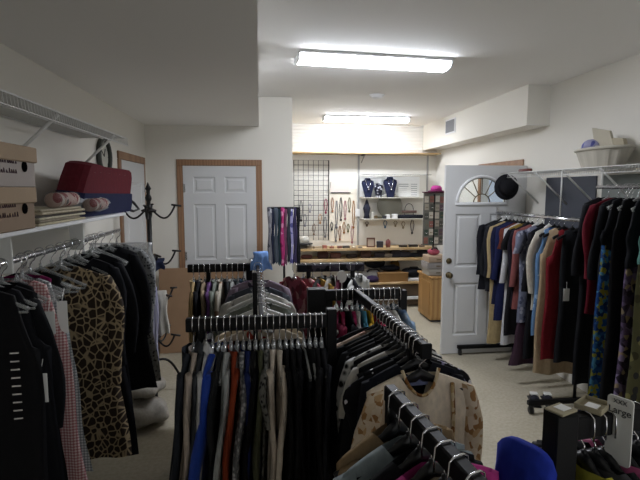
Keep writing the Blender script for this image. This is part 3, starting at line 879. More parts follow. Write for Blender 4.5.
def banker_box(label, loc, s, hname, rz=0, oval=True):
    t = thing('storage_box', label, 'box', loc, rz, 'storage boxes on the left shelf')
    w, dp, h = s
    mat = plain('kraft_box', '8C7864', .85, var=.05) if hname == 'k' else plain('pale_box', 'A39A94', .85, var=.04)
    MB().bbox(-w / 2, w / 2, -dp / 2, dp / 2, 0, h - .02, .004).build('carton', mat, t)
    MB().bbox(-w / 2 - .008, w / 2 + .008, -dp / 2 - .008, dp / 2 + .008, h - .06, h, .004).build('lid', plain('box_lid', 'A08B72', .85, var=.05), t)
    for sx in (1,):
        MB().lathe([(.02, 0), (.02, .003), (.001, .003)], 16, Matrix.Translation((w / 2 + .0003, dp * .3, h * .5)) @ Matrix.Rotation(PI / 2, 4, 'Y')).build('hand_hole', plain('hole_dark', '0A0A0A', 1., 0, 0), t)
    # marker writing, not readable in the photograph: rows of pen strokes
    sc = MB()
    for r in range(2):
        y = -dp * .38
        while y < dp * .16:
            hgt = random.uniform(.008, .018)
            zc = h * .55 - r * .035
            sc.tube([(w / 2 + .001, y, zc), (w / 2 + .001, y + .004, zc + hgt), (w / 2 + .001, y + .009, zc)], .0014, 4); y += random.uniform(.012, .02)
    sc.build('handwriting', plain('marker', '4A3440', .8), t)
    return t
banker_box('brown storage box on the left shelf beneath the paler box', (-1.035, 1.82, 1.63), (.3, .42, .16), 'k')
banker_box('pale grey storage box stacked on top of the brown box', (-1.03, 1.82, 1.79), (.3, .44, .155), 'p')
# stack of folded paper patterns / tissue beside the boxes
cols_ = ['B7AE93', '8D8474', 'C5BEA6', '6E6A66', 'B9AF97', 'A79F8A']
for i in range(6):
    mb = MB(); x0 = -1.17 + random.uniform(-.01, .01)
    mb.bbox(x0, -.9 + random.uniform(-.02, .02), 2.08 + random.uniform(0, .03), 2.6 + random.uniform(-.05, .05), 1.6305 + i * .0115, 1.641 + i * .0115, .004)
    o = mb.build('folded_cloth', F(cols_[i])); recentre(o, (-1.03, 2.33, 1.6305 + i * .0115))
    tag(o, f'flat folded cloth in the stack beside the brown box, {ORD[i]} from the bottom', 'folded cloth', 'folded cloths on the left shelf')
# plastic-wrapped rolls
for i, (x, y, z, c) in enumerate([(-.925, 2.42, 1.735, 'A88F84'), (-.915, 2.85, 1.7, '9A857C')]):
    t = thing('wrapped_roll', ['printed roll in clear wrap nearer the boxes', 'printed roll in clear wrap nearer the red bag'][i], 'roll', (x, y, z), .1)
    MB().tube([(0, -.16, 0), (0, .16, 0)], .034, 14).build('roll', pattern('floral', c, '7A2C2C', 'C9BFB4', '54504E'), t, True)
    MB().tube([(0, -.19, 0), (0, -.17, 0), (0, .17, 0), (0, .19, 0)], [.012, .037, .037, .012], 12).build('wrapping', plain('thin_film', 'B0B0B0', .3, 0, .3, 0, .14), t, True)
pb = MB(); pb.ball((0, 0, 0), .13, 18, 11, (.7, 2.6, .5), .08)
o = pb.build('plastic_bag', plain('cloudy_plastic', '8C8E90', .45, 0, .4, 0, .8), None, True, (-1.0, 2.95, 1.7)); tag(o, 'grey translucent plastic bag of goods lying before the red bag', 'plastic bag')
# red and navy bag
rb = thing('tote_bag', 'dark red and navy bag lying on the left shelf under the clock', 'bag', (-1.03, 3.08, 1.63), -.06)
YM = Matrix.Rotation(.12, 4, 'Y') @ Matrix.Rotation(PI / 2, 4, 'Z')
def slab(pts, t0, t1):      # rounded slab: outline in the wall plane, puffed across its thickness
    mb = MB(); k = 5
    cy, cz_ = sum(p[0] for p in pts) / len(pts), sum(p[1] for p in pts) / len(pts); n = len(pts); vs = []
    for i in range(k + 1):
        u = -1 + 2 * i / k; sc_k = 1 - .07 * u * u
        for y, z in pts: vs.append(YM @ Vector((cy + (y - cy) * sc_k, (t0 + t1) / 2 + u * (t1 - t0) / 2, cz_ + (z - cz_) * sc_k)))
    mb.add(vs, [(i * n + q, i * n + (q + 1) % n, (i + 1) * n + (q + 1) % n, (i + 1) * n + q) for i in range(k) for q in range(n)] + [tuple(range(n))[::-1], tuple(k * n + q for q in range(n))]); return mb
slab([(-.38, .115), (.47, .105), (.475, .24), (.45, .285), (.4, .3), (0, .3), (-.22, .315), (-.28, .3), (-.33, .22)], -.09, .05).build('upper_panel', F('5C1A24'), rb)
slab([(-.42, .01), (.47, .01), (.49, .06), (.47, .14), (-.37, .15)], -.1, .055).build('lower_panel', F('1C2140'), rb)
hd = MB(); hd.tube([(.08, .42, .1), (.1, .52, .06), (.12, .57, .01), (.1, .5, .0), (.08, .42, .02)], .01, 8); hd.build('strap', m_blackpl, rb, True)
stt = MB()
for y in (-.2, -.12, .02, .2, .3): stt.lathe([(.008, 0), (.008, .004), (.001, .006)], 10, Matrix.Translation((.115, y, .25)) @ Matrix.Rotation(PI / 2, 4, 'Y'))
stt.build('rivet', m_chrome, rb)
# wall clock
ck = thing('wall_clock', 'round dark-rimmed clock on the left wall beside the door casing', 'clock', (LX, 3.98, 2.04), 0)
R_ = Matrix.Rotation(PI / 2, 4, 'Y')
MB().tube([(.02, .135 * cos(2 * PI * i / 28), .135 * sin(2 * PI * i / 28)) for i in range(28)], .02, 8, True).build('rim', plain('dark_rim', '3A3C36', .5), ck, True)
MB().lathe([(.13, .002), (.13, .012), (.001, .013)], 28, R_).build('dial', plain('dial', 'B9B9AE', .6), ck)
hm = MB(); hm.tube([(.018, 0, 0), (.018, .03, .06)], .003, 5); hm.tube([(.018, 0, 0), (.018, -.07, .05)], .0025, 5); hm.build('hand', m_ink, ck)
tk = MB()
for i in range(12):
    a = 2 * PI * i / 12; tk.tube([(.0145, .105 * cos(a), .105 * sin(a)), (.0145, .12 * cos(a), .12 * sin(a))], .003, 4)
tk.build('hour_mark', m_ink, ck)

# ------------------------------------------------------------------ coat tree
ct = thing('coat_tree', 'black iron coat tree with curled hooks beside the closed door', 'coat stand', (-.93, 4.2, 0))
MB().tube([(0, 0, .1), (0, 0, 1.66)], .02, 12).build('pole', m_iron, ct, True)
MB().lathe([(.02, 1.62), (.03, 1.635), (.02, 1.65), (.016, 1.68), (.026, 1.7), (.028, 1.715), (.015, 1.745), (.016, 1.775), (.026, 1.79), (.008, 1.83), (.002, 1.845)], 14).build('finial', m_iron, ct, True)
for zi, z in enumerate((1.6, 1.2, .86, .5)):
    MB().lathe([(.02, z - .012), (.06, z), (.065, z + .012), (.02, z + .03)], 14).build('collar', m_iron, ct, True)
    for k in range(4):
        a = k * PI / 2 + .1 + zi * .35
        P = []
        for i in range(13):
            u = i / 12; r = .04 + .175 * u; zz = z - .055 * sin(u * PI * .92) - .03 * u + .1 * u ** 3
            P.append((r * cos(a), r * sin(a), zz))
        h_ = MB(); h_.tube(P, .008, 8)
        e = Vector(P[-1]); tn = Vector((-sin(a), cos(a), 0)); rd = Vector((cos(a), sin(a), 0))
        h_.tube([e - rd * .03 - tn * .012, e + rd * .045 + tn * .014 - Vector((0, 0, .012))], .012, 8, flat=.7)
        h_.build('hook', m_iron, ct, True)
for k in range(4):
    a = k * PI / 2 + .25
    MB().tube([((.02 + .24 * u) * cos(a), (.02 + .24 * u) * sin(a), .3 - .29 * u + .11 * sin(u * PI) + (0.0 if u < .95 else 0)) for u in [i / 10 for i in range(11)]], .011, 8).build('leg', m_iron, ct, True)
def drape(name, label, cat, mat, loc, w, L, d=.02, rz=0, taper=1., amp=.012, round_=0.):
    mb = sheet(lambda x, fr: -round_ * abs(x / w) ** 4, L, w, w * taper, d, random.uniform(0, 6), amp, n=10, rows=10)
    o = mb.build(name, mat, None, True); o.location = loc; o.rotation_euler = (0, 0, rz); tag(o, label, cat); return o
drape('jacket', 'royal blue jacket draped beside the black post in the near right corner', 'jacket', F('2336A0'), (.592, .972, Z - .062), .08, .5, .032, -1.14, 1.2, .004, .035)
drape('cloth_bag', 'white cloth bag hanging on a lower hook of the coat tree', 'bag', F('B5B2AA'), (-.83, 4.05, .95), .05, .36, .05, .2, 1.3)
drape('scarf', 'lavender white scarf hanging from the coat tree pole', 'scarf', pattern('stripes', 'B9B9CE', '8E8EA8'), (-.89, 3.97, 1.0), .055, .78, .025, .1, .9)
drape('scarf', 'peach scarf hanging behind the lavender scarf on the coat tree', 'scarf', F('A07C6A'), (-.97, 3.95, .96), .05, .82, .02, .2, .9)
drape('cap', 'dark navy cap hanging on a middle hook of the coat tree', 'cap', F('1C2238'), (-.86, 4.05, 1.22), .07, .09, .05, .4, 1.1)
# pale sacks on the floor below the clothes
for i, (x, y, z, r, sq, lab) in enumerate([(-.9, 3.66, .105, .2, (.95, .95, .5), 'pale stuffed sack on the floor lying under the other sack'), (-.93, 3.7, .28, .175, (1, .95, .42), 'pale stuffed sack on the floor, stacked on the lower sack')]):
    sk = MB(); sk.ball((0, 0, 0), r, 36, 20, sq)
    sk.v = [tuple(c_ * (1 + .09 * sin(19 * x_ + 27 * y_ + 3 * i) + .06 * sin(41 * z_ + 23 * x_) + .05 * sin(37 * y_ - 31 * z_)) for c_ in (x_, y_, z_)) for x_, y_, z_ in sk.v]
    o = sk.build('sack', F('9C978E'), None, True, (x, y, z)); tag(o, lab, 'sack')
bq = MB(); bq.bbox(-.1, .1, -.08, .08, 0, .13, .02); o = bq.build('fabric_bundle', F('3A4C8C'), None, True, (-1.08, 4.05, 0)); tag(o, 'small blue bundle on the floor by the coat tree foot', 'bundle')

# big cardboard sheet leaning before the closed door
cb = MB().bbox(-.46, .46, -.006, .006, 0, .93, .002).build('cardboard_sheet', m_card, None, False, (-.645, 5.27, .002)); cb.rotation_euler = (-.1, 0, 0)
tag(cb, 'large brown cardboard sheet leaning below the closed white door', 'cardboard')

# ------------------------------------------------------------------ scarf stand by the wall end
sc_ = thing('scarf_stand', 'dark metal stand hung with scarves at the wall corner', 'display stand', (.24, 4.9, 0))
MB().tube([(0, 0, .02), (0, 0, 1.6)], .012, 10).build('pole', m_black, sc_, True)
MB().lathe([(.17, 0), (.17, .015), (.03, .03)], 20).build('base', m_black, sc_, True)
MB().tube([(-.16, -.06, 1.6), (.16, -.06, 1.6), (.16, .06, 1.6), (-.16, .06, 1.6)], .008, 8, True).build('rail', m_black, sc_, True)
scs = [('grey and white print scarf', pattern('floral', '7A7A80', 'B5B5B8', '4A4A52', '94949A')), ('dark navy scarf', F('23283C')), ('slate grey scarf', F('4A525C')),
       ('teal black scarf', F('22333A')), ('bright pink printed scarf', pattern('floral', 'A8386E', 'C25A8C', '7C2450', 'D08AA8')), ('dusty plum scarf', F('6A4258')),
       ('charcoal scarf', F('33353E')), ('lilac and blue floral scarf', pattern('floral', '9A96BE', '6A6AA0', 'C9C6DC', '54548A')), ('dark violet scarf', F('3A3450')), ('black lace scarf', F('1B1B20'))]
for i, (n_, m_) in enumerate(scs):
    x = .24 - .145 + i * .032
    drape('scarf', f'{n_} on the stand by the wall corner, {ORD[i]} from the left', 'scarf', m_, (x, 4.84 + .01 * (i % 2), 1.605), .018, .55 + .05 * random.random(), .012, random.uniform(-.2, .2), 1.1, .004)['group'] = 'scarves on the stand'
drape('folded_cloth', 'light blue cloth draped over the end of the rail before the closed door', 'cloth', F('7AA0DC'), (-.0, 3.3, 1.36), .05, .13, .03, .4, 1.8)
# ------------------------------------------------------------------ right wall: wire shelf, rolling rail
wire_shelf('wire_shelf', 'white wire shelf high on the right wall with the basket', 0, 0, 1.6, 4.78, 1.95, RX, 2.5, (2.6, 3.3, 3.75, 4.15, 4.62))
for y in (3.75,):
    o = MB().tube([(2.5, y, 1.93), (2.5, y, 1.56)], .006, 6).build('suspension_rod', m_wire, bpy.data.objects['wire_shelf.001'], True)
    recentre(o, (RX, 1.6, 1.95)); o.location = (0, 0, 0)
gbd = MB().bbox(-.012, 0, -.36, .36, -.52, .0, .003).build('display_board', plain('slate_board', '4B4E56', .7), None, False, (RX - .001, 4.13, 1.9)); tag(gbd, 'dark slate grey board against the right wall under the wire shelf', 'board')
gbd = MB().bbox(-.012, 0, -.45, .4, -.52, .0, .003).build('display_board', plain('sage_board', '7A807C', .7), None, False, (RX - .001, 3.3, 1.9)); tag(gbd, 'pale grey green board on the right wall, nearer than the slate board', 'board')
ht = thing('hat', 'black round hat hanging from the far end of the right wire shelf', 'hat', (2.5, 4.66, 1.81), 0)
RM = Matrix.Rotation(PI / 2, 4, 'X')
MB().lathe([(.13, 0), (.132, .006), (.085, .012), (.085, .012)], 24, RM).build('brim', F('17171B'), ht, True)
MB().lathe([(.088, 0), (.085, .05), (.07, .08), (.02, .09), (.002, .09)], 24, RM).build('crown', F('17171B'), ht, True)
bk = thing('basket', 'white wicker basket of odds and ends on the right wire shelf', 'basket', (2.67, 3.5, 1.9545), 0)
def oval(rx, ry, z, n=28): return [(rx * cos(2 * PI * i / n), ry * sin(2 * PI * i / n), z) for i in range(n)]
wb = MB(); 
prof = [(.74, 0), (.8, .035), (.87, .07), (.93, .105), (1., .14)]
vs = []; n = 56
for k, z in prof:
    for i in range(n):
        a = 2 * PI * i / n; w_ = 1 + .02 * (1 if (i // 2) % 2 else -1)
        vs.append((.135 * k * w_ * cos(a), .27 * k * w_ * sin(a), z))
wb.add(vs, [(r * n + i, r * n + (i + 1) % n, (r + 1) * n + (i + 1) % n, (r + 1) * n + i) for r in range(4) for i in range(n)] + [tuple(range(n))[::-1]])
wb.build('wicker_side', plain('white_wicker', 'B2ADA0', .8), bk)
MB().tube(oval(.138, .275, .142), .012, 8, True).build('rim', plain('white_wicker', 'B2ADA0', .8), bk, True)
def fluff(name, label, cat, mat, loc, r, sq, wob=.2):
    mb = MB(); mb.ball((0, 0, 0), r, 12, 8, sq, wob); o = mb.build(name, mat, None, True, loc); tag(o, label, cat); return o
fluff('purse', 'blue and white patterned pouch in the wicker basket', 'pouch', pattern('floral', '8E8EAA', '4C5088', 'BDBBC4', '6A6C94'), (2.64, 3.6, 2.12), .085, (.7, 1.15, .75), .06)
sq_ = MB().prism([(-.09, -.08), (.08, -.08), (.13, .12), (-.03, .08)], -.012, .012).build('envelope', plain('ivory_card', 'B9B2A0', .8), None, False, (2.66, 3.46, 2.15)); sq_.rotation_euler = (0, .0, 1.75); tag(sq_, 'ivory card envelope standing tallest in the wicker basket', 'envelope')
sq_ = MB().prism([(-.1, -.06), (.08, -.06), (.16, .08), (-.06, .05)], -.015, .015).build('envelope', plain('tan_card', 'ADA48E', .8), None, False, (2.68, 3.36, 2.11)); sq_.rotation_euler = (0, 0, 1.6); tag(sq_, 'tan folded card leaning out of the near side of the basket', 'card')
hg_ = MB().bbox(-.03, .03, -.08, .08, 0, .03, .008).build('clothes_brush', plain('maroon', '6A3630', .5), None, True, (2.56, 4.42, 1.955)); tag(hg_, 'small reddish brush at the far end of the right wire shelf', 'brush')

rr = thing('rolling_rack', 'black and chrome rolling garment rack along the right wall', 'clothes rack', (2.5, 4.1, 0))
part(rr, 'rail', MB().tube([(2.5, 3.42, 1.54), (2.5, 4.84, 1.54)], .013, 10), m_chrome, True)
for y in (3.44, 4.82):
    part(rr, 'upright', MB().tube([(2.5, y, .1), (2.5, y, 1.6)], .013, 10), m_chrome if y > 4 else m_black, True)
    part(rr, 'foot', MB().bbox(2.1, 2.78, y - .02, y + .02, .07, .11, .006), m_black)
    for x in (2.13, 2.75):
        part(rr, 'caster', MB().tube([(x - .012, y, .03), (x + .012, y, .03)], .03, 14).bbox(x - .016, x + .016, y - .012, y + .012, .03, .075, .004), m_blackpl, True)
MAR = F('5A0F1E')
RF_ITEMS = [   # far -> near
    ('coat', F('14151C'), 'black suit coat', dict(L=.75, y=4.74, hw=.2)),
    ('jacket', F('1F2023'), 'charcoal jacket', dict(L=.7, y=4.7, hang='white')),
    ('blouse', F('23242A'), 'dark grey blouse', dict(L=.75, y=4.63)),
    ('dress', F('A9966F'), 'tan beige long dress', dict(L=1.28, y=4.56)),
    ('jacket', F('171C3A'), 'navy blue jacket', dict(L=.85, y=4.49)),
    ('dress', F('1A2046'), 'dark navy dress', dict(L=1.0, y=4.42)),
    ('blouse', F('5E2E24'), 'rust brown blouse', dict(L=.6, y=4.35, sleeve='short')),
    ('dress', F('B9B9BC'), 'long white dress', dict(L=1.2, y=4.29)),
    ('dress', F('17161A'), 'gold-yoked black dress', dict(L=1.1, y=4.23, mat2=F('17161A'), waist=.16, sleeve='short', yoke=1, sl_mat=F('17161A'))),
    ('jacket', F('1A1620'), 'dark aubergine jacket', dict(L=.8, y=4.16)),
    ('blouse', F('7E4A48'), 'salmon pink blouse', dict(L=.8, y=4.08, hang='white')),
    ('dress', pattern('floral', '6A6E80', '3F4358', '9A9CAA', '54586C', scale=1.6), 'grey floral and plum dress', dict(L=1.3, y=4.0, mat2=F('3A2834'), waist=.9, hw=.2, hem=.26, sleeve='short')),
    ('coat', F('141419'), 'black coat', dict(L=1.2, y=3.9, hang='white')),
    ('cardigan', F('B5AFA2'), 'off-white cardigan', dict(L=.75, y=3.82)),
    ('blouse', pattern('floral', '5A7AA0', '3A5A90', '98B0C8', '2A3A60'), 'blue printed blouse', dict(L=.95, y=3.76, hw=.19, sleeve='none')),
    ('dress', F('A08C70'), 'long camel dress', dict(L=1.27, y=3.69, hw=.19, sleeve='none')),
    ('dress', F('701821'), 'deep red sleeveless dress', dict(L=1.1, y=3.58, sleeve='none', hw=.215, neckd=.12)),
    ('dress', F('15161A'), 'black dress with white tag', dict(L=1.1, y=3.5, hw=.13, sleeve='none', tagc=(-.095, -.55, .05, .1))),
]
for i, it in enumerate(RF_ITEMS):
    o = dict(it[3]); y = o.pop('y'); hk = o.pop('hang', 'black'); yk = o.pop('yoke', 0)
    rz = random.uniform(-.1, .1)
    mt = F('8C7638') if yk else it[1]
    garment(it[0], mt, f'{it[2]} on the rolling rack, {ORD[i]} from the white door', (2.5, y, 1.553), rz, drop=.062, group='clothes on the rolling rack', **{'d': .018, **o})
    put_hanger(hk, (2.5, y, 1.553), rz, f'{hk} hanger on the rolling rack, {ORD[i]} from the white door', .062, .17, 'hangers on the rolling rack')
# shoes below the rolling rack
for i, (x, y) in enumerate([(2.27, 3.62), (2.38, 3.6)]):
    s_ = thing('shoe', ['dark shoe on the floor under the rolling rack, the one nearer the aisle', 'dark shoe on the floor under the rolling rack, the one nearer the wall'][i], 'shoe', (x, y, 0), -1.9)
    MB().ball((0, 0, .035), .05, 14, 8, (2.2, .75, .7)).build('upper', F('23232C'), s_, True)
    MB().bbox(-.12, .1, -.036, .036, .0, .012, .004).build('sole', m_blackpl, s_)
    MB().bbox(-.06, .0, -.03, .03, .06, .075, .004).build('lace', m_whitepl, s_)

rod = thing('hanging_rod', 'chrome hanging rod below the near part of the right wire shelf', 'rod', (2.5, 2.3, 1.8))
MB().tube([(0, -.7, 0), (0, 1.02, 0)], .013, 10).build('tube', m_chrome, rod, True)
for y in (-.6, .97): MB().tube([(0, y, 0), (0, y, .11), (.0, y, .112)], .006, 6).build('support', m_wire, rod, True)
RN_ITEMS = [  # far -> near
    ('dress', F('121318'), 'long-sleeved black dress', dict(L=1.42, y=3.2)),
    ('dress', MAR, 'long maroon dress', dict(L=.85, y=3.1, hw=.19)),
    ('dress', F('101116'), 'black gown', dict(L=1.42, y=3.03)),
    ('coat', F('111217'), 'black coat', dict(L=1.4, y=2.97, hw=.15)),
    ('dress', F('121318'), 'blue yellow tropical dress', dict(L=1.42, y=2.93, sleeve='none', hw=.185, x=-.06, mat2=pattern('blotch', '2A5690', '8C8A32', '173A70', '4A86A8', '1C4A80', '8E8E3A', '10305E', scale=2.4), waist=.36)),
    ('dress', F('0F1014'), 'wide black dress', dict(L=1.42, y=2.83, hw=.175, sleeve='none', x=-.075)),
    ('jacket', F('121319'), 'black evening jacket', dict(L=1.2, y=2.74, hw=.14)),
    ('dress', F('121318'), 'purple and cream floral dress', dict(L=1.42, y=2.68, sleeve='none', hw=.17, x=-.1, mat2=pattern('blotch', '3E3448', '8C7C62', '5A4A66', '2A2230', '7A6C88', scale=1.6), waist=.45)),
    ('coat', F('101015'), 'near black coat', dict(L=1.3, y=2.6, hw=.15, x=-.06, sleeve='none')),
    ('dress', F('5E8C84'), 'teal and olive dress', dict(L=1.4, y=2.55, mat2=pattern('floral', '4C4A30', '6E6A44', '34321F', '2A2A2A'), waist=.4, sleeve='none', hw=.18, x=-.12)),
    ('coat', F('131318'), 'black wool coat', dict(L=1.3, y=2.5, hw=.18)),
]
for i, it in enumerate(RN_ITEMS):
    o = dict(it[3]); y = o.pop('y'); rz = random.uniform(-.08, .08)
    x_ = 2.5 + o.pop('x', 0)
    garment(it[0], it[1], f'{it[2]} under the right wire shelf, {ORD[i]} from the far end', (x_, y, 1.813), rz, drop=.062, group='clothes under the right wire shelf', **{'d': .018, **o})
    put_hanger('clear', (x_, y, 1.813), rz, f'clear hanger on the rod under the right wire shelf, {ORD[i]} from the far end', .062, .15, 'hangers under the right wire shelf')

# ------------------------------------------------------------------ far wall: shelving and jewelry
def shelf_board(label, x0, x1, y0, z, th, mat, lip=0.):
    t = MB().bbox(x0, x1, y0, FY - .012, z - th, z, .003)
    if lip: t.bbox(x0, x1, y0 - .006, y0 + .012, z - th - lip * .4, z + lip, .003)
    o = t.build('wall_shelf', mat); recentre(o, ((x0 + x1) / 2, FY, z)); tag(o, label, 'shelf'); return o
ts = thing('wall_shelf', 'pale wooden shelf board highest on the far wall', 'shelf', (1.6, FY, 2.33))
MB().bbox(-1.23, 1.2, -.3, -.001, 0, .022, .003).build('board', m_pine, ts)
for x in (-.02, 1.09): MB().prism([(0, 0), (0, -.1), (.0, -.1)], 0, 0).build if False else MB().prism([(-.006, -.02), (.006, -.02), (.006, -.001), (-.006, -.001)], -.28, -.02).tube([(0, -.02, -.12), (0, -.26, -.012)], .008, 6).build('bracket', plain('grey_metal', 'A8A8A4', .5, .4), ts)
for i, x in enumerate((1.56, 2.69)):
    o = MB().bbox(x - .014, x + .014, FY - .018, FY - .001, .2, 2.33, .002).build('shelf_upright', plain('grey_metal', 'A8A8A4', .5, .4)); recentre(o, (x, FY, .2))
    tag(o, ['slotted metal shelf upright beside the earring board', 'slotted metal shelf upright at the right end of the far shelves'][i], 'shelf upright')
m_shelfg = plain('shelf_melamine', 'BEBAAE', .4)
shelf_board('clear thin shelf above the necklace busts', 1.58, 2.68, 7.32, 2.02, .006, m_glass)
shelf_board('narrow white shelf carrying the necklace busts', 1.58, 2.68, 7.3, 1.665, .014, m_shelfg)
shelf_board('narrow white shelf below the necklace busts', 1.58, 2.68, 7.28, 1.335, .014, m_shelfg)
shelf_board('long wooden jewelry counter shelf', .52, 2.68, 7.08, .895, .022, m_pine, .012)
shelf_board('long wooden shelf just below the jewelry counter', .52, 2.68, 7.05, .735, .022, m_pine, .012)
lw = thing('low_cabinet', 'low wooden counter under the far shelves with stacked bags', 'cabinet', (1.6, 7.3, 0))
MB().bbox(-1.05, .85, -.33, .24, .36, .39, .004).build('top', m_pine, lw)
MB().bbox(-1.05, .85, -.27, .24, .02, .36, .004).build('carcass', wood('dark_shelf', '6A5B49', '5A4C3C', 'X', 5), lw)
MB().bbox(-1.0, .84, -.34, -.28, .12, .16, .004).build('shelf_edge', m_white, lw)
# backing boards
o = MB().bbox(-.49, .49, -.01, 0, -.16, .16, .002).build('backing_board', m_paper, None, False, (2.07, FY - .002, 1.83)); tag(o, 'white backing board behind the necklace busts', 'board')
eb = MB().bbox(-.22, .22, -.01, 0, -.42, .42, .002).build('earring_board', plain('cream_board', 'E4DCCB', .7), None, False, (1.31, FY - .002, 1.38)); tag(eb, 'cream display board of hanging jewelry beside the wire grid', 'display board')
ps = thing('price_sign', 'blank pale pink sign on top of the jewelry board', 'sign', (1.26, FY - .015, 1.83))
MB().bbox(-.15, .14, -.008, 0, -.09, .09, .002).build('panel', plain('pink_card', 'DCCFC6', .7), ps)
MB().bbox(-.15, .17, -.014, 0, -.1, -.085, .002).build('rail', m_ink, ps)
# wire grid
gr = thing('grid_panel', 'black wire grid panel on the far wall hung with jewelry', 'grid panel', (.8, FY - .03, 1.62))
fm = MB(); fm.tube([(-.27, 0, -.63), (.28, 0, -.63), (.28, 0, .62), (-.27, 0, .62)], .006, 6, True); fm.build('frame', m_black, gr, True)
gm = MB()
for i in range(1, 8): gm.tube([(-.27 + i * .079 - .01, 0, -.63), (-.27 + i * .079 - .01, 0, .62)], .0036, 5)
for i in range(1, 16): gm.tube([(-.27, .004, -.63 + i * .0785), (.28, .004, -.63 + i * .0785)], .0036, 5)
gm.build('mesh', m_black, gr, True)
# things hung on the grid and the board
def necklace(x, z, L, mat, label, y=FY - .04, w=.02, pend=True, kind='necklace'):
    t = thing(kind, label, kind, (x, y, z))
    mb = MB(); mb.tube([(-w * .3, 0, 0), (-w, 0, -L * .4), (-w * .5, 0, -L * .85), (0, 0, -L), (w * .5, 0, -L * .85), (w, 0, -L * .4), (w * .3, 0, 0)], .006, 6, True)
    mb.build('chain', mat, t, True)
    if pend: MB().ball((0, 0, -L - .015), .018, 10, 6, (1, .5, 1.2)).build('pendant', mat, t, True)
    return t
nm_ = [('copper', '8A5A3C'), ('pewter', '6A6A6E'), ('dark bead', '33302E'), ('rose bead', 'A06A70'), ('olive bead', '6C6A48'), ('amber bead', '9A6A34')]
for i in range(6):
    n_, h_ = nm_[i]
    necklace(1.14 + i * .068, 1.66 - .05 * (i % 2) , .2 + .07 * ((i * 7) % 4), plain('bead_' + n_.split()[0], h_, .4), f'{n_} necklace on the cream board, {ORD[i]} from the left in its upper row', FY - .02)
for i in range(6):
    n_, h_ = nm_[(i * 5 + 2) % 6]
    necklace(1.13 + i * .066, 1.27 - .03 * (i % 3), .1 + .05 * ((i * 3) % 4), plain('bead_' + n_.split()[0], h_, .4), f'{n_} pendant chain on the cream board, {ORD[i]} from the left in its lower row', FY - .02)
for i, (x, z, L, n_, h_) in enumerate([(.64, 1.62, .3, 'black bead', '1C1C20'), (.78, 1.56, .1, 'silver', '8A8A90'), (1.03, 1.64, .2, 'dark red bead', '8A2A44'), (.94, 1.4, .12, 'tan leather', 'A47C50'), (.7, 1.4, .16, 'grey bead', '6A6A70'), (1.02, 1.36, .3, 'gunmetal', '54545A'), (.84, 1.25, .15, 'bronze', '6E5A44')]):
    necklace(x, z, L, plain('bead_' + n_.replace(' ', '_'), h_, .4), f'{n_} necklace hung on the wire grid', FY - .045, .025)
# necklace busts
m_vel = F('20243C')
def bust(x, z, h, w, label, mat=m_vel):
    t = thing('necklace_bust', label, 'jewelry display', (x, 7.4, z))
    pts = [(-w * .45, 0), (w * .45, 0), (w, h * .72), (w * .92, h * .84), (w * .5, h * .9), (w * .38, h), (-w * .38, h), (-w * .5, h * .9), (-w * .92, h * .84), (-w, h * .72)]
    mb = MB(); n = len(pts)
    vs = [(x_, -.03 + .05 * z_ / h, z_) for x_, z_ in pts] + [(x_ * .9, .02 + .05 * z_ / h, z_) for x_, z_ in pts]
    c0_ = len(vs); vs.append((0, -.045, h * .6))
    mb.add(vs, [(i, (i + 1) % n, c0_) for i in range(n)] + [tuple(range(2 * n - 1, n - 1, -1))] + [(i, i + n, (i + 1) % n + n, (i + 1) % n) for i in range(n)])
    mb.build('form', mat, t)
    return t
b1 = bust(1.68, 1.665, .3, .1, 'leftmost navy velvet necklace bust on the white shelf')
b2 = bust(1.85, 1.665, .22, .075, 'small black and silver patterned necklace bust, middle of the three', pattern('lace', 'B8B8C0', '1A1A26', scale=.45))
b3 = bust(2.04, 1.665, .32, .11, 'rightmost navy velvet necklace bust on the white shelf')
for b_, n_ in ((b1, 'fine silver necklace on the leftmost navy bust'), (b3, 'silver pendant necklace on the rightmost navy bust')):
    t_ = thing('necklace', n_, 'necklace', (b_.location.x, 7.4, 1.665))
    MB().tube([(-.04, -.01, .27), (-.03, -.035, .2), (0, -.052, .14), (.03, -.035, .2), (.04, -.01, .27)], .004, 6).build('chain', m_chrome, t_, True)
    MB().ball((0, -.055, .125), .014, 8, 6).build('pendant', m_chrome, t_, True)
# printed price list sheets
for i, (x, w, lab) in enumerate([(2.3, .1, 'wider white printed sheet beside the necklace busts'), (2.47, .065, 'narrow white printed list at the end of the bust shelf')]):
    t_ = thing('notice', lab, 'notice', (x, FY - .02, 1.79))
    MB().bbox(-w, w, -.003, 0, -.115, .115, .001).build('sheet', m_paper, t_)
    ln = MB()
    for r in range(6):
        if i == 0 and r > 1: ln.box(-w * .8, w * .5, -.0036, -.0031, .08 - r * .034, .082 - r * .034)
        else: ln.box(-w * .8, w * .75, -.0038, -.0031, .078 - r * .034, .086 - r * .034)
    ln.build('print_line', plain('print_grey', '77777C', .8), t_)
# things on the middle shelf
def small(name, label, cat, mb, mat, loc, rz=0, smooth=False):
    o = mb.build(name, mat, None, smooth, loc); o.rotation_euler = (0, 0, rz); return tag(o, label, cat)
cone = thing('ring_cone', 'dark cone-shaped jewelry display at the left end of the middle shelf', 'jewelry display', (1.66, 7.38, 1.335))
MB().lathe([(.05, 0), (.04, .06), (.05, .12), (.06, .16), (.01, .3), (.002, .3)], 14).build('form', F('2A2C38'), cone, True)
small('tag_card', 'white card on the shelf upright beside the cone display', 'card', MB().bbox(-.04, .04, -.003, .0, 0, .12, .001), m_paper, (1.545, FY - .03, 1.36))
dish = thing('plate', 'round grey decorative plate propped on the middle shelf', 'plate', (2.05, 7.46, 1.53))
MB().lathe([(.2, .02), (.205, .012), (.14, -.004), (.001, -.006), (.001, -.012), (.14, -.012), (.2, .0), (.205, .012)], 32, RM).build('rim', plain('plate_glaze', '8A887C', .35), dish, True)
